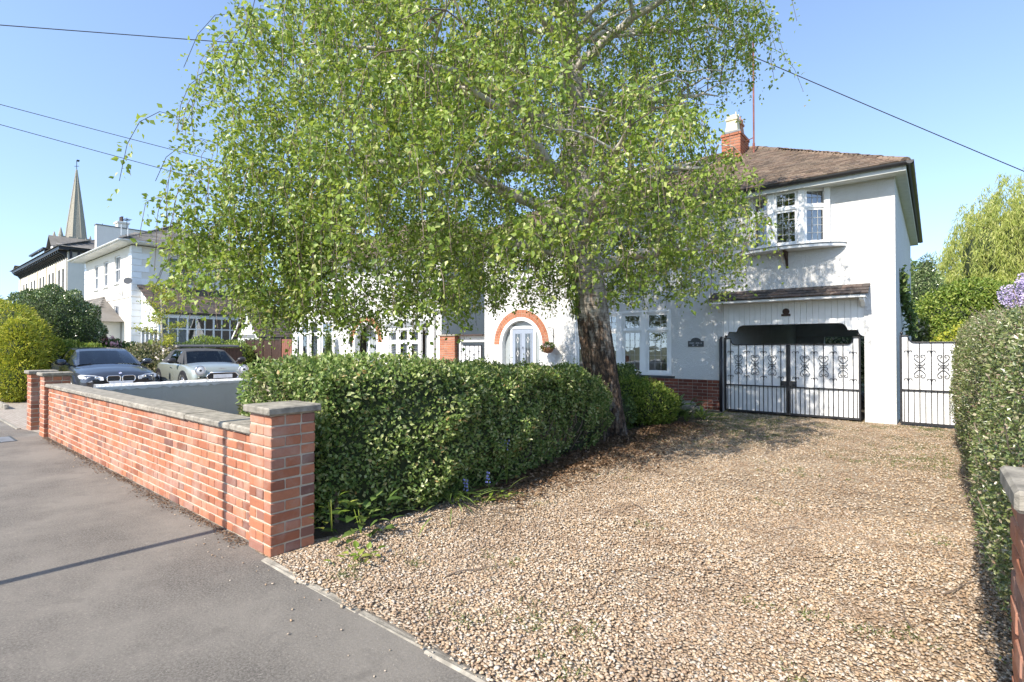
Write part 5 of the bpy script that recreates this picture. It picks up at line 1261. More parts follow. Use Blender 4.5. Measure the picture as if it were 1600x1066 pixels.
# ================================================================ TERRACE AND CHURCH
def terrace():
    H = thing('terrace', 'long cream terrace with bracketed black eaves and dormers at the far left', 'terrace', (-70, 12, 0))
    X0, X1, Y0, Y1 = -81.5, -58.4, 10.63, 22; S = tf((X0, Y0, 0)); lx = lambda x: x-X0
    ws = []
    for c in (-60.9, -65.0, -69.3, -73.8, -78.3):
        for s in (-.78, .78): ws.append((c+s-.42, c+s+.42))
    wall_holes('wall', 'cream_render', H, S, X1-X0, 0, 9.75, [(lx(a), lx(b), z0, z0+h) for a, b in ws for z0, h in ((5.9, 2.5), (1.6, 2.5))])
    wall_holes('wall', 'villa_render', H, tf((X1, Y0, 0), 'E'), Y1-Y0, 0, 9.75); wall_holes('wall', 'cream_render', H, tf((X0, Y1, 0), 'W'), Y1-Y0, 0, 9.75)
    for a, b in ws:
        for z0 in (5.9, 1.6): sash(H, S, lx(a), lx(b), z0, z0+2.5, 1, 'lead', True)
    m = MB(); m.box((X0, Y0-.7, 9.78), (X1+.65, Y0-.02, 9.9)); m.box((X0, Y0-.72, 9.9), (X1+.68, Y1, 10.02)); x = X0+.3
    while x < X1+.3:
        m.slab([(x, Y0-.02, 9.1), (x, Y0-.02, 9.77), (x, Y0-.62, 9.77), (x, Y0-.6, 9.6), (x, Y0-.25, 9.45)], (.14, 0, 0)); x += .8
    for k in range(4): m.box((X1+.02, Y0+.1+k*.55, 9.0), (X1+.3, Y0+.25+k*.55, 9.77))
    m.build('eaves_bracket', 'black_iron', H)
    for x in (X0+.1, -76.05, -71.5, -67.1, -63.0, X1-.35): m = MB(); m.cbox((x, Y0-.1, 0), (x+.3, Y0+.02, 9.1), .01); m.build('pilaster', 'cream_render', H)
    e = (X0-.2, X1+.8, Y0-.8, Y1); rf, _ = hip_roof(H, *e, 10.04, .42, 'slate', .5, .8, True, 'roof', .02, .15)
    m = MB(); m.box((-78.5, 9.75+1.4, 10.2), (-71.3, 13.5, 11.55)); m.box((-78.7, 10.95, 11.55), (-71.1, 13.6, 11.7)); d = m.build('box_dormer', 'black_iron', rf)
    m = MB()
    for k in range(5): m.cbox((-78.2+k*1.36, 11.10, 10.45), (-76.98+k*1.36, 11.15, 11.4), .02)
    m.build('dormer_window', 'chrome', d)
    m = MB(); m.prism([(-68.3, 10.1), (-66.5, 10.1), (-66.5, 11.3), (-67.4, 12.1), (-68.3, 11.3)], 11.1, 15.0); d = m.build('gable_dormer', 'black_iron', rf)
    m = MB(); m.cbox((-67.9, 11.05, 10.4), (-66.9, 11.1, 11.4), .02); m.build('dormer_window', 'white_paint', d)
    m = MB(); m.slab([(-68.6, 10.8, 11.2), (-67.4, 10.8, 12.35), (-67.4, 16, 12.35), (-68.6, 16, 11.2)], (0, 0, .08)); m.slab([(-66.2, 10.8, 11.2), (-67.4, 10.8, 12.35), (-67.4, 16, 12.35), (-66.2, 16, 11.2)], (0, 0, .08)); m.build('dormer_roof', 'slate', d)
    m = MB(); m.box((-65.6, 15.7, 11), (-64.6, 16.6, 14.2)); m.cbox((-65.7, 15.6, 14.1), (-64.5, 16.7, 14.3), .02)
    ck = m.build('chimney', 'villa_render', rf); m = MB()
    for k in range(3): m.lathe((-65.4+k*.3, 16.1, 14.3), [(.11, 0), (.09, .5), (.12, .55)], 8)
    m.build('chimney_pot', 'dark_wood', ck)
    for k, (x, y) in enumerate(((-63.6, 14.2), (-58.9, 15.0))):
        m = MB(); m.tube([(x, y, 11.5), (x, y, 13.6)], .03, 5)
        for i in range(4): m.tube([(x-.5+i*.3, y-.3, 13.4), (x-.5+i*.3, y+.3, 13.4)], .02, 4)
        m.tube([(x-.6, y, 13.4), (x+.6, y, 13.4)], .02, 4); m.build('aerial', 'black_iron', rf)
terrace()
t = thing('church', 'distant stone church tower with tall octagonal spire and weathervane', 'church', (-192, 36.7, 0))
c = Vector((-191.9, 36.75, 0)); r8 = [(math.cos(R(22.5+45*k-6)), math.sin(R(22.5+45*k-6))) for k in range(8)]
m = MB()
def ring8(z, r): return [(c.x+a*r, c.y+b*r, z) for a, b in r8]
lv = [(30.0, 2.75), (36, 2.15), (43, 1.3), (50, .42), (52.6, .10)]; vs = [p for z, r in lv for p in ring8(z, r)]
m.add(vs, [(i*8+k, i*8+(k+1) % 8, (i+1)*8+(k+1) % 8, (i+1)*8+k) for i in range(4) for k in range(8)] + [tuple(range(32, 40))])
for k in range(8): m.tube([(c.x+r8[k][0]*r, c.y+r8[k][1]*r, z) for z, r in lv], .11, 4)
for k in (4, 5, 6, 7): a, b = (Vector((*r8[k], 0))+Vector((*r8[(k+1) % 8], 0)))/2, 0; m.box((c.x+a.x*2.75-.2, c.y+a.y*2.75-.2, 38), (c.x+a.x*2.75+.2, c.y+a.y*2.75+.2, 38.8)) if False else None
m.build('spire', 'stone', t, recalc=True)
m = MB(); m.box((c.x-4, c.y-4, 0), (c.x+4, c.y+4, 30.2)); m.box((c.x-4.2, c.y-4.2, 30.2), (c.x+4.2, c.y+4.2, 31.0))
for k in range(5):
    for sx in (-4.2, 4.2): m.box((c.x-4.1+k*1.8, c.y+sx-.25, 31.01), (c.x-3.1+k*1.8, c.y+sx+.25, 32.3)); m.box((c.x+sx-.25, c.y-4.1+k*1.8, 31.02), (c.x+sx+.25, c.y-3.1+k*1.8, 32.31))
tw_ = m.build('tower', 'stone', t)
m = MB()
for sx in (-1, 1):
    for sy in (-1, 1): m.lathe((c.x+sx*4.1, c.y+sy*4.1, 31), [(.55, 0), (.55, 1.6), (.1, 3.6)], 8)
m.build('pinnacle', 'stone', tw_)
m = MB(); m.tube([(c.x, c.y, 52.4), (c.x, c.y, 55.2)], .08, 5); m.tube([(c.x-.5, c.y-.4, 53.6), (c.x+.5, c.y+.4, 53.6)], .08, 5); m.box((c.x-.1, c.y-.1, 55.0), (c.x+.9, c.y+.5, 55.3)); m.build('weathervane', 'black_iron', t)
# far house glimpsed between the house corner and the willow
t = thing('house', 'brown tiled roof and white wall of a distant house beyond the side gate', 'house', (0, 41, 0))
m = MB(); m.box((-4, 38.6, 0), (.6, 44, 3.4)); m.build('wall', 'smooth_render', t); m = MB(); m.slab([(-4.4, 38.2, 3.3), (.9, 38.2, 3.3), (.9, 41.3, 5.0), (-4.4, 41.3, 5.0)], (0, 0, .1)); tile_plane(m, (-4.4, 38.18, 3.42), (1, 0, 0), Vector((0, 3.1, 1.7)).normalized(), 5.3, 3.4, lambda u, v: True, .3, .3, .4, .02); m.build('roof', 'roof_tile', t, recalc=False)
# terrace chimneys far left
t = thing('chimney_stack', 'pair of small dark chimney pots over a far roof at the left edge', 'chimney', (-95, 8, 0))
m = MB(); m.box((-97, 7.0, 0), (-92, 12, 6.5)); m.slab([(-97.4, 6.6, 6.4), (-91.6, 6.6, 6.4), (-91.6, 9.5, 8.0), (-97.4, 9.5, 8.0)], (0, 0, .15)); m.build('wall', 'cream_render', t)
m = MB(); [m.lathe((-93.6+k*.9, 7.6, 7.0), [(.2, 0), (.2, 1.0), (.28, 1.05), (.28, 1.3)], 8) for k in range(2)]; m.build('chimney_pot', 'dark_wood', t)

# ================================================================ OVERHEAD WIRES
for pts_, lb, sag in ([((-14.9, -3, 6.35), (-5, 19.6, 10.85)), 'highest telephone wire crossing the sky from the left edge to the birch', .0], [((-19.7, -2.0, 8.12), (-13.0, 13.4, 5.9)), 'middle telephone wire sloping from the left edge towards the birch', .1],
                      [((-19.7, -2.0, 7.75), (-13.2, 13.0, 5.1)), 'lowest telephone wire sloping down from the left edge to the neighbour eaves', .1], [((-5.8, 9.26, 9.17), (5.1, 16.4, 2.63)), 'telephone wire running down from the birch to the right edge', .05]):
    a, b = map(Vector, pts_); m = MB(); m.tube([a+(b-a)*k/24-Vector((0, 0, sag*4*(k/24)*(1-k/24))) for k in range(25)], .009, 5); tag(m.build('overhead_wire', 'wire'), lb, 'wire', 'telephone wires overhead')
# ================================================================ BIRCH
def birch():
    T = thing('birch_tree', 'tall weeping birch with dark split bark beside the gravel drive', 'tree', (-4.1, 7.63, 0))
    g = np.random.default_rng(21)
    # trunk: rings with fissured bark
    C = [(-4.16, 7.60, -.05), (-4.18, 7.58, .35), (-4.24, 7.53, 1.0), (-4.32, 7.45, 1.8), (-4.41, 7.36, 2.8), (-4.50, 7.26, 3.8), (-4.55, 7.21, 4.8), (-4.56, 7.20, 5.8), (-4.62, 7.16, 6.8), (-4.75, 7.1, 7.8), (-4.8, 7.1, 8.8), (-4.75, 7.1, 9.4)]
    Rr = [.33, .30, .275, .262, .25, .22, .185, .165, .135, .10, .06, .02]
    cz = np.array([c[2] for c in C]); C = np.array(C); nr, na = 420, 96
    zs = np.linspace(-.05, 9.4, nr); V = np.empty((nr, na, 3)); th = np.arange(na)*2*np.pi/na
    for i, z in enumerate(zs):
        cx, cy = np.interp(z, cz, C[:, 0]), np.interp(z, cz, C[:, 1]); r = np.interp(z, cz, Rr)
        P = np.c_[np.cos(th), np.sin(th), np.full(na, z)]
        q = P*[3.2, 3.2, 1.0]; rough = np.clip((3.0-z)/2.2, .12, 1)
        d = lump(P*[1, 1, .5], 2.2, 1)*.05*min(1, 1/(z+.4)+.3) + rough*(.09*np.abs(lump(q*[1.6, 1.6, 1.4], 3.0, 2)) - .045) + rough*.05*lump(P*[7, 7, 6], 2.5, 3)
        # split flank with rotten hollow on the street side
        a0 = np.arctan2(-1, -.12); da = np.angle(np.exp(1j*(th-a0+.25*np.sin(z*1.3)))); d -= .22*np.exp(-(da/.26)**2)*np.clip((2.9-z)/.8, 0, 1)*(1+.3*np.sin(z*9+th*3))
        rr = r*(1+d*1.0+ (.28*np.cos(th*5+1)*np.exp(-max(z, 0)*4)))
        V[i] = np.c_[cx+rr*np.cos(th), cy+rr*np.sin(th), np.full(na, z)]
    idx = np.arange(nr*na).reshape(nr, na); F = np.stack([idx[:-1], np.roll(idx, -1, 1)[:-1], np.roll(idx, -1, 1)[1:], idx[1:]], -1).reshape(-1, 4)
    m, nt, b = new_mat('birch_bark'); v = geo_pos(nt); sep = node(nt, 'ShaderNodeSeparateXYZ'); lk(nt, v, sep.inputs[0])
    mr = node(nt, 'ShaderNodeMapRange'); mr.inputs[1].default_value = 1.5; mr.inputs[2].default_value = 3.1; lk(nt, sep.outputs[2], mr.inputs[0])
    band = noise(nt, geo_pos(nt, (3, 3, 22)), 2.2, 5, .65); pale = ramp(nt, band, [(.35, (.09, .075, .06)), (.46, (.42, .37, .31)), (.7, (.66, .61, .54))])
    fis = noise(nt, geo_pos(nt, (11, 11, 3.5)), 2.0, 8, .75, .6); dark = ramp(nt, fis, [(.38, (.012, .009, .007)), (.49, (.06, .04, .028)), (.58, (.20, .125, .075)), (.66, (.30, .23, .17)), (.75, (.5, .42, .34))])
    am = node(nt, 'ShaderNodeMath', operation='ADD'); lk(nt, mr.outputs[0], am.inputs[0]); lk(nt, ramp(nt, noise(nt, geo_pos(nt, (5, 5, 1.6)), 1.6, 5, .65), [(.42, 0.0), (.60, .55)]), am.inputs[1])
    c = mixc(nt, ramp(nt, am.outputs[0], [(.35, 0.0), (.8, 1.0)]), dark, pale)
    lk(nt, c, b.inputs['Base Color']); b.inputs['Roughness'].default_value = .85; bump(nt, b, fis, 1.0, .05); M['birch_bark'] = m
    np_mesh('trunk', V.reshape(-1, 3), F, 'birch_bark', T, None, True)
    # crown reach by compass direction and height
    az_k = np.radians([-60, -25, 5, 39, 80, 130, 180, 219, 250, 275, 300, 335, 365+34]); R_k = np.array([4.2, 3.3, 2.8, 2.75, 3.0, 3.6, 4.5, 5.35, 5.75, 5.4, 4.3, 3.3, 2.75])
    def reach(P):
        c = np.c_[np.interp(P[:, 2], cz, C[:, 0]), np.interp(P[:, 2], cz, C[:, 1])]; dx, dy = P[:, 0]-c[:, 0], P[:, 1]-c[:, 1]; az = np.arctan2(dy, dx); az = np.where(az < np.radians(-60), az+2*np.pi, az)
        Rm = np.interp(az, az_k, R_k); z = P[:, 2]; left = np.interp(az, np.radians([-60, 40, 150, 260, 300]), [.3, 0, .6, 1, .3])
        fl = np.interp(z, [1.5, 2.2, 3.2, 4.4, 5.2, 6.2, 7.5, 8.8, 9.8], [1.04, 1.05, 1.02, .98, .86, .72, .56, .40, .1]); fr_ = np.interp(z, [1.5, 2.2, 3.2, 3.9, 4.6, 5.2, 5.7, 6.2, 6.9, 7.5, 8.5, 9.5], [.70, .80, 1.0, 1.02, .80, .70, .86, 1.12, 1.22, 1.1, .6, .1])
        return np.hypot(dx, dy), Rm*(fl*left+fr_*(1-left)), az
    # main limbs
    limbs = []; lm = MB(); hs = np.linspace(2.7, 8.6, 34)
    for i, h in enumerate(hs):
        az = (i*2.39996+.6) % 6.2832; base = np.array([np.interp(h, cz, C[:, 0]), np.interp(h, cz, C[:, 1]), h])
        tgt = np.array([[base[0]+math.cos(az), base[1]+math.sin(az), min(h+.8, 8.5)]]); _, rm, _ = reach(tgt); L = float(rm[0])*.86
        p = []; n = 12; wob = g.normal(0, .10, (n+1, 3)); rise = g.uniform(.25, .55)
        for k in range(n+1):
            s = k/n; z = h+L*rise*(s-.55*s*s*1.15); p.append(base+np.array([math.cos(az)*L*s, math.sin(az)*L*s, z-h])+wob[k]*s*(1.3-s))
        p = np.array(p); r0 = .105*(1-(h-2.5)/9)+.016*L/4; rad = r0*(1-np.linspace(0, 1, n+1))**.8+.008
        lm.tube([tuple(q) for q in p], list(rad), 7); limbs.append(p)
        for k in range(3, n, 2):
            a2 = az+random.choice((-1, 1))*g.uniform(.5, 1.1); l2 = g.uniform(.7, 1.6)*min(1, L/4); st = p[k]; pp = [st+np.array([math.cos(a2)*l2*s, math.sin(a2)*l2*s, l2*.35*s*(1-.8*s)])+g.normal(0, .03, 3)*s for s in np.linspace(0, 1, 7)]
            lm.tube([tuple(q) for q in pp], list(np.linspace(rad[k]*.6, .006, 7)), 5); limbs.append(np.array(pp))
    lm.build('limbs', 'pale_bark', T, True)
    LP = np.vstack(limbs)
    # twig anchors
    N0 = 40000; A = np.c_[g.uniform(-10.5, -.5, N0), g.uniform(.8, 11.5, N0), g.uniform(1.9, 9.4, N0)]
    rd, rm, az = reach(A); f = rd/rm; cl = lump(A, 1.9, 31)*.55+lump(A, 4.2, 32)*.55
    keep = (f < 1) & (g.random(N0) < np.clip((f-.12)*1.5, 0, 1)**.8) & (cl > -.16) & (f < .90+.20*cl+.16*lump(A, .9, 77))
    keep &= ~((A[:, 2] < 2.25) & (A[:, 1] > 6.0)); keep &= ~((A[:, 2] < 2.9) & (rd < 1.6) & ~((A[:, 0] > -4.0) & (A[:, 2] > 2.5)))
    keep &= (g.random(N0) > .32*np.clip((A[:, 0]+4.6)/.6, 0, 1)); A = A[keep]; A = A[:3050]; e_ = g.normal(size=(150, 3)); e_ = e_/np.linalg.norm(e_, axis=1, keepdims=True)*(g.random((150, 1))**.4); A = np.vstack([A, np.array([-6.2, 2.9, 2.85])+e_*[.95, 1.1, .95]])
    tw = MB(); leafP = []; leafA = []; 
    use = {}
    for a in A:
        d2 = ((LP-a)**2).sum(1)+np.where(LP[:, 2] > a[2]+.6, 2.0, 0); ji = int(np.argmin(d2)); j = LP[ji]; dist = float(np.linalg.norm(j-a)); use[ji] = use.get(ji, 0)+1
        if dist < .95 and use[ji] < 4:
            mid = (j+a)/2+np.array([0, 0, .12*dist]); tw.tube([tuple(j), tuple(mid), tuple(a)], [.009, .006, .004], 4, 0, False)
        for s in range(3):
            ln = g.uniform(.2, .62) if g.random() < .72 else g.uniform(.6, 1.25); dirx = g.normal(0, .55, 2); n = 9; p = [a]
            q_ = a[0]/a[1]; zmin = max(1.42 if q_ < -1.0 else 1.42+.6*min(1, (q_+1.0)/.16), 2.1 if a[1] > 6.4 else 0)
            for k in range(1, n+1):
                q = k/n; p.append(a+np.array([dirx[0]*ln*q*(1-.45*q), dirx[1]*ln*q*(1-.45*q), ln*(.10*q-1.0*q*q)])+g.normal(0, .012, 3))
            p = np.array(p); p = p[p[:, 2] > zmin+g.uniform(-.15, .35)]
            if len(p) < 3: continue
            if s < 2: tw.tube([tuple(q) for q in p[::2]], .0032, 3, 0, False)
            nl = int((8+ln*22)*(len(p)/10))+3; tt = g.random(nl)*(len(p)-1.001); i0 = tt.astype(int); fr_ = (tt-i0)[:, None]
            P = p[i0]*(1-fr_)+p[i0+1]*fr_; D = p[i0+1]-p[i0]; D = D/np.linalg.norm(D, axis=1, keepdims=True)
            side = g.normal(size=(nl, 3)); side /= np.linalg.norm(side, axis=1, keepdims=True)
            leafA.append(D*.35+side*1.0+np.array([0, 0, -.35])); leafP.append(P+side*.045)
    tw.build('twigs', 'twig', T, recalc=False)
    P = np.vstack(leafP); A_ = np.vstack(leafA); n = len(P)
    sz = .057*(.55+.7*g.random(n)); leaves('foliage', P, A_, g.normal(size=(n, 3))+np.array([0, -.95, .55])*np.sign(g.random((n, 1))-.12), sz, sz*.72, 'birch_leaf', T, g.random(n), .36)
    # ivy-like shoots hugging the trunk at head height and above
    n = 2600; z = g.uniform(1.9, 6.2, n)*1.0; z = np.where(g.random(n) < .6, g.uniform(2.0, 3.3, n), z); t_ = g.normal(-2.2, .8, n); cx, cy = np.interp(z, cz, C[:, 0]), np.interp(z, cz, C[:, 1]); r = np.interp(z, cz, Rr)+.02+.10*g.random(n)
    keep = lump(np.c_[cx, t_, z], 3, 8) > .1
    P = np.c_[cx+r*np.cos(t_), cy+r*np.sin(t_), z][keep]; leaves('trunk_shoots', P, np.c_[g.normal(0, .3, len(P)), g.normal(0, .3, len(P)), -np.ones(len(P))], g.normal(size=(len(P), 3)), .065, .03, 'lime_leaf', T)
    print('birch leaves', n, len(leafP), len(A), sum(map(len, leafP)))
birch()

# ================================================================ HEDGES AND SHRUBS OF THE FRONT GARDEN
def hshape(P):
    """top of the hedge sinks towards the house, foot drawn in"""
    q = P.copy(); y = q[:, 1]; top = np.interp(y, [2.0, 3.4, 5.4, 6.6, 7.3], [1.0, .97, .90, .78, .66]); q[:, 2] = q[:, 2]*top
    q[:, 0] = np.where(q[:, 0] > -4.4, q[:, 0] - .13*np.clip(1-q[:, 2]/.45, 0, 1)**1.5 + .05*np.sin(y*2.1+q[:, 2]*2) + np.interp(y, [2.0, 2.5, 3.2, 4.2, 5.2, 7.1], [-.16, -.08, .10, .04, -.05, -.36]), q[:, 0]); return q
H1 = box_hedge('hedge', 'clipped mid green hedge with small leaves between brick pier and birch trunk', (-4.95, 2.12, .02), (-3.46, 7.15, 1.30), .17, 92000, .041, .025, 'hedge_leaf', .19, .12, hshape, 900, thin=lambda P: .85*np.clip((P[:, 1]-4.3)/1.2, 0, 1)*np.clip((.75-P[:, 2])/.35, 0, 1)*(lump(P, 2.5, 51) > -.1) + .5*(lump(P, 3.2, 52) > .95))
m = MB()
for k in range(170):
    y = random.uniform(4.2, 7.0); z = random.uniform(.02, .35); x = -3.52-.12*max(0, y-4.6)+random.uniform(-.12, .03); a = random.uniform(-1, 1); l = random.uniform(.25, .6)
    m.tube([(x-.12, y, z), (x+.02, y+a*l*.4, z+l*.5), (x-.02+random.uniform(-.05, .07), y+a*l*.8, z+l*(.7+random.uniform(-.3, .2)))], [.008, .005, .002], 4)
m.build('branches', 'twig', H1)
def eshape(P): return P
shrub('hedge_shrub', 'lighter loose shrub spilling over the wall coping left of the big pier', 'shrub', [((-5.0, 2.5, .78), (.42, .32, .36)), ((-4.6, 2.45, .95), (.5, .3, .34)), ((-5.35, 2.7, .7), (.3, .35, .3))], 8000, .042, .024, 'variegated_leaf', spread=1)
def rshape(P):
    q = P.copy(); y, z = q[:, 1], q[:, 2]; top = np.interp(y, [2.6, 4, 7, 9.5, 11.6], [.86, .90, .94, 1.03, .97]); q[:, 2] = z*top
    bulge = np.interp(z, [0, .35, .9, 1.4, 1.9], [.12, .03, -.02, .02, .14]); q[:, 0] = np.where(q[:, 0] < .8, q[:, 0]+bulge+np.interp(y, [2.6, 11.6], [.0, .05]), q[:, 0]); return q
H2 = box_hedge('hedge', 'tall fine leaved hedge with brownish top along the right side of the drive', (.20, 2.3, .0), (1.7, 11.6, 1.86), .2, 210000, .027, .015, 'box_leaf', .18, .075, rshape, 1200, core_in=.12, bias=1.5, lsc=lambda y: np.interp(y, [2.3, 5, 11], [.6, .8, 1.05]))
shrub('shrub', 'small rounded yellow green shrub right of the birch trunk below the leaded window', 'shrub', [((-4.15, 9.0, .42), (.46, .46, .44)), ((-4.35, 8.8, .5), (.35, .4, .4)), ((-4.0, 9.2, .35), (.38, .4, .36))], 9000, .045, .028, 'lime_leaf', spread=1)
shrub('shrub', 'dark green shrub tucked behind the birch trunk under the leaded window', 'shrub', [((-4.75, 9.1, .5), (.55, .6, .52)), ((-5.3, 8.4, .5), (.6, .6, .5)), ((-4.3, 8.15, .3), (.35, .4, .35)), ((-5.0, 9.7, .6), (.5, .5, .5))], 14000, .05, .03, 'mid_leaf', spread=1)
def leafy_plant(label, c, n, ln, wd, h, mat='lime_leaf', spread=.6, name='leafy_plant', group=None):
    t = thing(name, label, 'plant', c, group); cx, cy, cz_ = c
    a = rng.random(n)*6.28; el = rng.random(n)*.9+.15; r = rng.random(n)*spread*.4
    P = np.c_[cx+r*np.cos(a), cy+r*np.sin(a), cz_+rng.random(n)*h]; A = np.c_[np.cos(a)*np.cos(el), np.sin(a)*np.cos(el), np.sin(el)-.1]
    N = np.c_[-np.cos(a)*np.sin(el), -np.sin(a)*np.sin(el), np.cos(el)]+rand_dirs(n)*.25; B = unit(np.cross(A, N)); A = unit(A); N = unit(np.cross(B, A))
    L = ln*(.6+.6*rng.random(n))[:, None]; W_ = wd*(.7+.5*rng.random(n))[:, None]
    # leaf of 8 faces with a folded midrib and drooping tip
    V = np.zeros((n, 9, 3)); prof = [(0, 0, 0), (.3, .42, .0), (.62, .40, -.06), (1.0, 0, -.22)]
    V[:, 0] = P; V[:, 1] = P+A*L*.3; V[:, 2] = P+A*L*.64-N*L*.05; V[:, 3] = P+A*L-N*L*.2
    V[:, 4] = P+A*L*.3+B*W_*.48+N*W_*.15; V[:, 5] = P+A*L*.64+B*W_*.42+N*W_*.08-N*L*.05; V[:, 6] = P+A*L*.3-B*W_*.48+N*W_*.15; V[:, 7] = P+A*L*.64-B*W_*.42+N*W_*.08-N*L*.05; V[:, 8] = V[:, 3]
    base = (np.arange(n)*9)[:, None, None]; Fq = np.array([[0, 1, 4, 4], [1, 2, 5, 4], [2, 3, 5, 5], [0, 6, 1, 1], [6, 7, 2, 1], [7, 3, 2, 2]])
    tri = np.array([[0, 1, 4], [1, 2, 5], [1, 5, 4], [2, 3, 5], [0, 6, 1], [6, 7, 2], [6, 2, 1], [7, 3, 2]]); F = (tri[None]+base).reshape(-1, 3)
    np_mesh('foliage', V.reshape(-1, 3), F, mat, t, np.repeat(rng.random(n), 8))
    m = MB(); [m.tube([(cx, cy, cz_-.02), (cx+random.uniform(-.1, .1)*spread, cy+random.uniform(-.1, .1)*spread, cz_+h*.8)], .004, 4) for _ in range(max(2, n//14))]; m.build('stem', 'lime_leaf', t); return t
leafy_plant('broad leaved weed with big green leaves at the hedge foot by the brick pier', (-3.42, 2.38, .02), 40, .12, .06, .24, 'mid_leaf')
leafy_plant('upright leafy weed squeezed between brick pier and hedge', (-3.49, 2.17, .10), 14, .08, .04, .26)
leafy_plant('small bright rosette weed growing alone in the gravel near the pier', (-3.02, 2.08, .02), 22, .07, .04, .04)
leafy_plant('tiny leafy weed at the shaded gravel edge of the hedge', (-3.22, 3.55, .02), 20, .07, .05, .06)
leafy_plant('large leaved green perennial between the shrub and the brick plinth', (-3.85, 9.75, .02), 90, .26, .10, .36, 'mid_leaf', 1.1)
leafy_plant('bright strappy plant beside the rocks near the left gate', (-3.55, 10.3, .02), 90, .26, .03, .12, 'lime_leaf', 1.0)
leafy_plant('long grassy leaves spilling from the hedge foot near bluebells', (-3.42, 3.35, .03), 110, .30, .014, .12, 'mid_leaf', 1.3)
for k, (x, y, lb) in enumerate([(-3.40, 4.1, 'bluebell with drooping violet flowers highest up against the hedge'), (-3.30, 3.72, 'bluebell with violet flowers low at the hedge foot'), (-3.36, 3.50, 'bluebell half hidden in grass at the hedge foot')]):
    t = thing('bluebell', lb, 'flower', (x, y, 0), 'bluebells at the hedge foot'); m = MB(); h = (.5, .26, .22)[k]; f = MB()
    for q in range(3):
        dx = random.uniform(-.06, .08); m.tube([(x, y, 0), (x+dx*.6, y-.01, h*.7), (x+dx, y-.03, h)], .003, 4)
        for w in range(4): f.lathe((x+dx*(1-w*.06)+random.uniform(-.015, .015), y-.03+random.uniform(-.012, .012), h-.03*w), [(.002, .008), (.006, .003), (.008, -.008)], 6)
    m.build('stem', 'lime_leaf', t); f.build('blossom', 'blue_petal', t)
for k, (x, y, z, r_, lb) in enumerate([(-4.25, 11.3, .14, .22, 'largest grey rock stacked against the brick plinth'), (-3.98, 11.25, .10, .15, 'flat rock lying at the plinth nearest the gate post'), (-4.5, 11.2, .2, .2, 'brown rock half hidden behind the shrub'), (-4.1, 11.05, .06, .12, 'small rock in front of the pile at the plinth')]):
    V, F = ico((x, y, z), (r_, r_*.75, r_*.5), 3, .35, k+40, 1.6); tag(np_mesh('rock', V, F, 'rock', None, None), lb, 'rock', 'rocks piled by the brick plinth')
t = shrub('rose_bush', 'sparse reddish leaved bush standing before the leaded window', 'shrub', [((-5.6, 10.4, .85), (.35, .35, .3)), ((-5.3, 10.3, .7), (.3, .3, .3))], 900, .05, .03, 'hedge_leaf', depth=.9, s=.3)
t = thing('climbing_plant', 'green creeper sprig clinging to the shaded side wall of the house', 'plant', (-.5, 13.7, 2.2)); m = MB(); p = [(-.5, 13.4, 3.0), (-.5, 13.45, 2.6), (-.47, 13.75, 2.45), (-.42, 14.2, 2.2), (-.38, 14.5, 1.7)]; m.tube(p, .02, 5); m.build('stem', 'twig', t)
PP = np.vstack([np.linspace(p[i], p[i+1], 60) for i in range(4)]); PP = np.repeat(PP, 3, 0)+rng.normal(0, .05, (720, 3)); leaves('foliage', PP, rand_dirs(720), rand_dirs(720), .09, .06, 'mid_leaf', t)

# ================================================================ PLANTING ROUND THE PARKED CARS
shrub('conifer', 'golden feathery conifer cone nearest the pavement at the left edge', 'conifer', [((-18.9, 2.45, .65), (.85, .6, .75)), ((-18.9, 2.45, 1.2), (.66, .5, .72)), ((-18.9, 2.45, 1.65), (.38, .35, .55))], 16000, .09, .022, 'gold_leaf', tip=(0, 0, .2), spread=.7)
shrub('conifer', 'broad lime golden conifer bush sloping behind the golden cone', 'conifer', [((-22.0, 3.0, 1.2), (1.1, .75, 1.2)), ((-22.6, 2.7, 1.95), (1.2, .8, .85)), ((-22.0, 3.5, .9), (.7, .55, .9)), ((-24.0, 2.2, 2.3), (1.4, .8, .9)), ((-22.5, 2.0, .9), (1.2, .7, .9))], 22000, .12, .03, 'gold_leaf', tip=(0, 0, -.1), spread=.7)
shrub('dome_shrub', 'large dark green clipped dome bush left of the villa', 'shrub', [((-25.4, 4.15, 1.75), (1.75, 1.6, 1.88)), ((-25.4, 4.15, 1.0), (1.8, 1.6, 1.2))], 42000, .075, .045, 'dome_leaf', spread=.8, depth=.06, s=.93)
shrub('shrub', 'bright green shrub rising behind the roof of the blue car', 'shrub', [((-22.3, 4.1, .9), (.7, .7, .75)), ((-22.8, 4.8, .8), (.7, .6, .75))], 6000, .10, .06, 'lime_leaf')
t = shrub('flowering_shrub', 'shrub with pink blossom above the blue car roof', 'shrub', [((-25.0, 6.0, 1.0), (.7, .7, .75)), ((-24.3, 6.4, .9), (.7, .6, .7))], 5000, .09, .05, 'mid_leaf')
P, N = blob_surface([((-24.6, 5.6, 1.35), .45), ((-24.9, 5.8, 1.1), .5)], 260, .2); leaves('blossom', P+N*.08, rand_dirs(len(P)), N, .12, .12, 'pink_petal', t)
t = shrub('variegated_shrub', 'cream and green variegated bush between the two parked cars', 'shrub', [((-22.8, 6.4, .75), (.75, .8, .85)), ((-22.2, 6.9, .6), (.6, .6, .7)), ((-23.6, 7.0, .9), (.8, .8, .8))], 9000, .085, .05, 'variegated_leaf')
P, N = blob_surface([((-22.2, 7.1, .85), .5)], 200, .2); leaves('blossom', P+N*.1, rand_dirs(len(P)), N, .11, .11, 'white_petal', t)
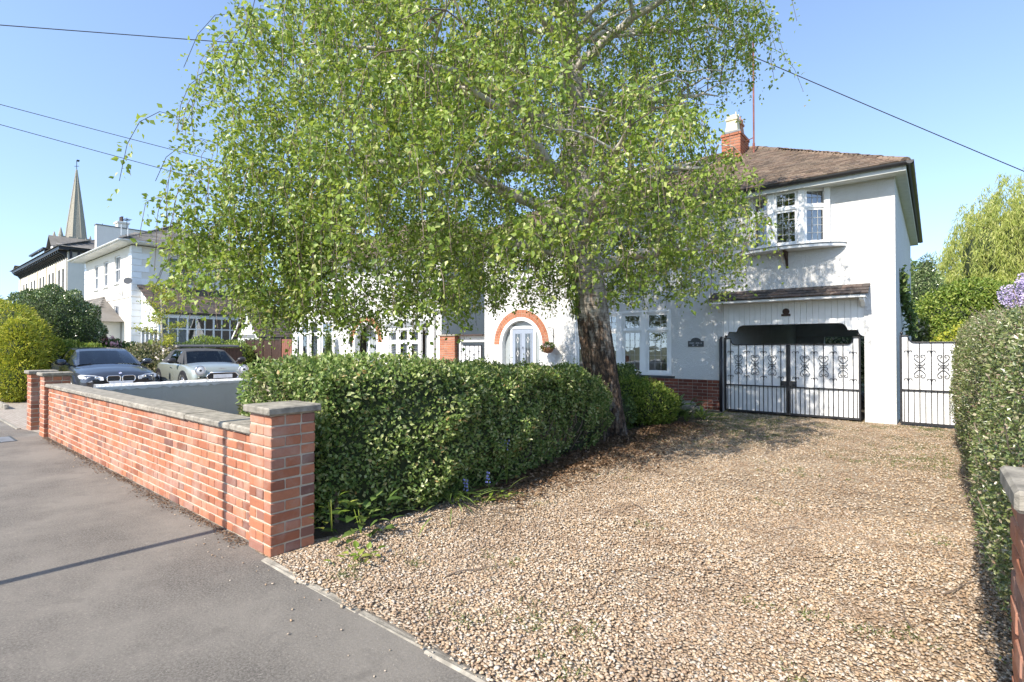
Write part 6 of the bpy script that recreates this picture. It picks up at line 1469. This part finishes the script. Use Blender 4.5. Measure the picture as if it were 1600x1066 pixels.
shrub('shrub', 'dark low shrub behind the variegated bush at the villa', 'shrub', [((-25.6, 8.0, .9), (.9, .9, .8)), ((-26.5, 9.3, .9), (1.0, .9, .8)), ((-24.2, 7.6, .6), (.5, .5, .6))], 7000, .09, .05, 'mid_leaf')
shrub('shrub', 'light green rounded shrub above the dark timber store', 'shrub', [((-28.0, 10.4, 1.0), (1.3, 1.1, .95)), ((-27.2, 11.4, .9), (1.0, .9, .85)), ((-26.3, 11.2, .9), (.8, .7, .8))], 9000, .10, .05, 'lime_leaf')
shrub('shrub', 'reddish green shrub in front of the white garage', 'shrub', [((-27.6, 12.6, 1.0), (.9, .6, .9)), ((-26.6, 12.8, 1.0), (.8, .6, .85))], 4000, .09, .05, 'mid_leaf')
t = thing('young_tree', 'slender young tree with airy yellow green layers before the villa', 'tree', (-22.5, 6.85, 0)); m = MB(); m.tube([(-22.5, 6.85, 0), (-22.5, 6.84, 2), (-22.48, 6.8, 3.9)], [.05, .035, .01], 7); BL = []
for k in range(12):
    z = 1.5+k*.2; a = k*2.4; l = .95*(1-.055*k); e = (-22.5+math.cos(a)*l, 6.85+math.sin(a)*l, z+.25); m.tube([(-22.5, 6.85, z), e], [.015, .005], 4); BL.append(np.linspace((-22.5, 6.85, z), e, 40)[8:])
m.build('trunk', 'pale_bark', t); P = np.repeat(np.vstack(BL), 9, 0); P = P+rng.normal(0, .10, P.shape)*[1, 1, .6]; leaves('foliage', P, rand_dirs(len(P))+[0, 0, -.2], rand_dirs(len(P)), .06, .04, 'gold_leaf', t)

# ================================================================ TREES BEYOND THE HOUSE
def strand_tree(name, label, c, blobs, n, per, ln, leafL, leafW, mat, H):
    t = thing(name, label, 'tree', c); cx, cy = c[0], c[1]; m = MB(); top = H*.55
    m.tube([(cx, cy, 0), (cx+.2, cy, top*.5), (cx, cy, top)], [.5, .4, .28], 9)
    for k in range(9):
        a = k*.7+.3; m.tube([(cx, cy, top*.75), (cx+math.cos(a)*2.4, cy+math.sin(a)*2.4, top*1.25), (cx+math.cos(a)*4.2, cy+math.sin(a)*4.2, top*1.35)], [.2, .12, .04], 6)
    m.build('trunk', 'dark_bark', t); P, N = blob_surface(blobs, n, .35, 5); i = np.repeat(np.arange(len(P)), per); q = rng.random(len(i)); l = (ln*(.5+rng.random(len(P))))[i]
    out = N[i]*np.array([1, 1, 0.2]); X = P[i]+out*(l*.35*q)[:, None]; X[:, 2] -= l*(q**1.5)*1.0; X += rng.normal(0, .07, X.shape); k = X[:, 2] > .6; X = X[k]
    leaves('crown', X, rng.normal(0, .35, (len(X), 3))+[0, 0, -1.0], rand_dirs(len(X)), leafL*(.6+.8*rng.random(len(X))), leafW, mat, t)
    core('inner_growth', blobs, 'shade_leaf', t, .6); return t
strand_tree('willow_tree', 'large golden green weeping willow beyond the right hedge', (5.5, 42, 0), [((5.6, 42, 7.6), (4.6, 4.2, 4.4)), ((3.0, 40.5, 6.2), (2.9, 3.0, 3.6)), ((9.5, 43, 8.4), (4.8, 4, 4.4)), ((4.0, 40, 3.8), (4.0, 3.5, 3.2)), ((2.2, 40, 4.0), (2.2, 2.2, 2.6))], 2900, 46, 2.6, .26, .05, 'willow_leaf', 11)
def blob_tree(name, label, blobs, n, L, W, mat, depth=.3, cat='tree', s=.72):
    c = blobs[0][0]; t = thing(name, label, cat, (c[0], c[1], 0)); m = MB(); zt = c[2]
    m.tube([(c[0], c[1], 0), (c[0]+.1, c[1], zt*.6), (c[0], c[1], zt)], [.2, .15, .08], 7)
    for b in blobs[1:]: m.tube([(c[0], c[1], zt*.6), tuple(b[0])], [.09, .03], 5)
    m.build('trunk', 'dark_bark', t); P, N = blob_surface(blobs, n, depth, len(label)); leaves('crown', P, N*.5+rand_dirs(len(P))+[0, 0, .1], N+rand_dirs(len(P)), L*(.6+.7*rng.random(len(P))), W, mat, t); core('inner_growth', blobs, 'shade_leaf', t, s); return t
blob_tree('tree', 'dark green broadleaf tree just past the house eaves', [((-1.2, 31, 4.0), (1.6, 1.5, 1.5)), ((-.6, 31.5, 3.0), (1.5, 1.4, 1.5)), ((-2.6, 31, 4.4), (1.6, 1.4, 1.5))], 9000, .17, .10, 'mid_leaf')
blob_tree('tree', 'yellow green bushy tree behind the side gate', [((.6, 24, 2.3), (1.3, 1.2, 1.3)), ((1.6, 24.5, 2.6), (1.3, 1.2, 1.1)), ((.3, 23.5, 1.5), (1.1, 1, 1.1)), ((2.5, 25, 2.4), (1.3, 1.2, 1.3)), ((1.0, 24, 3.1), (.9, .8, .7))], 26000, .12, .06, 'lime_leaf')
blob_tree('tree', 'pointed dark evergreen between house corner and willow', [((-.3, 27, 2.2), (.9, .9, 1.5)), ((-.25, 27, 3.6), (.6, .6, 1.1)), ((-.2, 27, 4.4), (.3, .3, .8))], 7000, .14, .04, 'dome_leaf')
blob_tree('shrub', 'low golden shrub just beyond the side gate', [((.9, 18.0, 1.1), (1.0, .9, 1.0)), ((1.9, 18.5, 1.3), (1.0, .9, 1.1)), ((.35, 17.6, .8), (.7, .6, .8))], 11000, .09, .05, 'gold_leaf', .3, 'shrub')
t = blob_tree('lilac_bush', 'lilac bush with pale violet flower heads above the right hedge', [((1.35, 12.7, 1.7), (.6, .6, .7)), ((2.2, 12.6, 1.9), (.8, .7, .8)), ((1.6, 12.6, 2.2), (.5, .5, .4))], 5000, .09, .05, 'mid_leaf', .3, 'shrub')
FP = []; FA = []
for c, n_ in [((.98, 12.3, 2.34), 1), ((1.15, 12.3, 2.42), 1), ((1.32, 12.35, 2.36), 1), ((1.25, 12.2, 2.2), 1), ((1.45, 12.3, 2.46), 1), ((1.12, 12.25, 2.02), 1), ((1.5, 12.3, 2.2), 1), ((1.7, 12.4, 2.6), 1), ((1.9, 12.3, 2.5), 1), ((1.22, 12.3, 2.55), 1), ((1.62, 12.3, 2.35), 1), ((1.05, 12.25, 2.2), 1)]:
    D = rand_dirs(300)*(rng.random(300)**.5)[:, None]*[.12, .12, .18]; FP.append(np.array(c)+D); FA.append(D)
P = np.vstack(FP); A = unit(np.vstack(FA)); leaves('blossom', P, A+rand_dirs(len(P))*.5, rand_dirs(len(P)), .032, .03, 'lilac_petal', t)
blob_tree('flowering_shrub', 'pale blossoming shrub seen through the carport in the back garden', [((-2.6, 22.5, 1.2), (1.6, 1, 1.3)), ((-1.2, 23, 1.3), (1.4, 1, 1.3)), ((-4.2, 23, 1.2), (1.4, 1, 1.3))], 9000, .12, .08, 'variegated_leaf', .3, 'shrub')
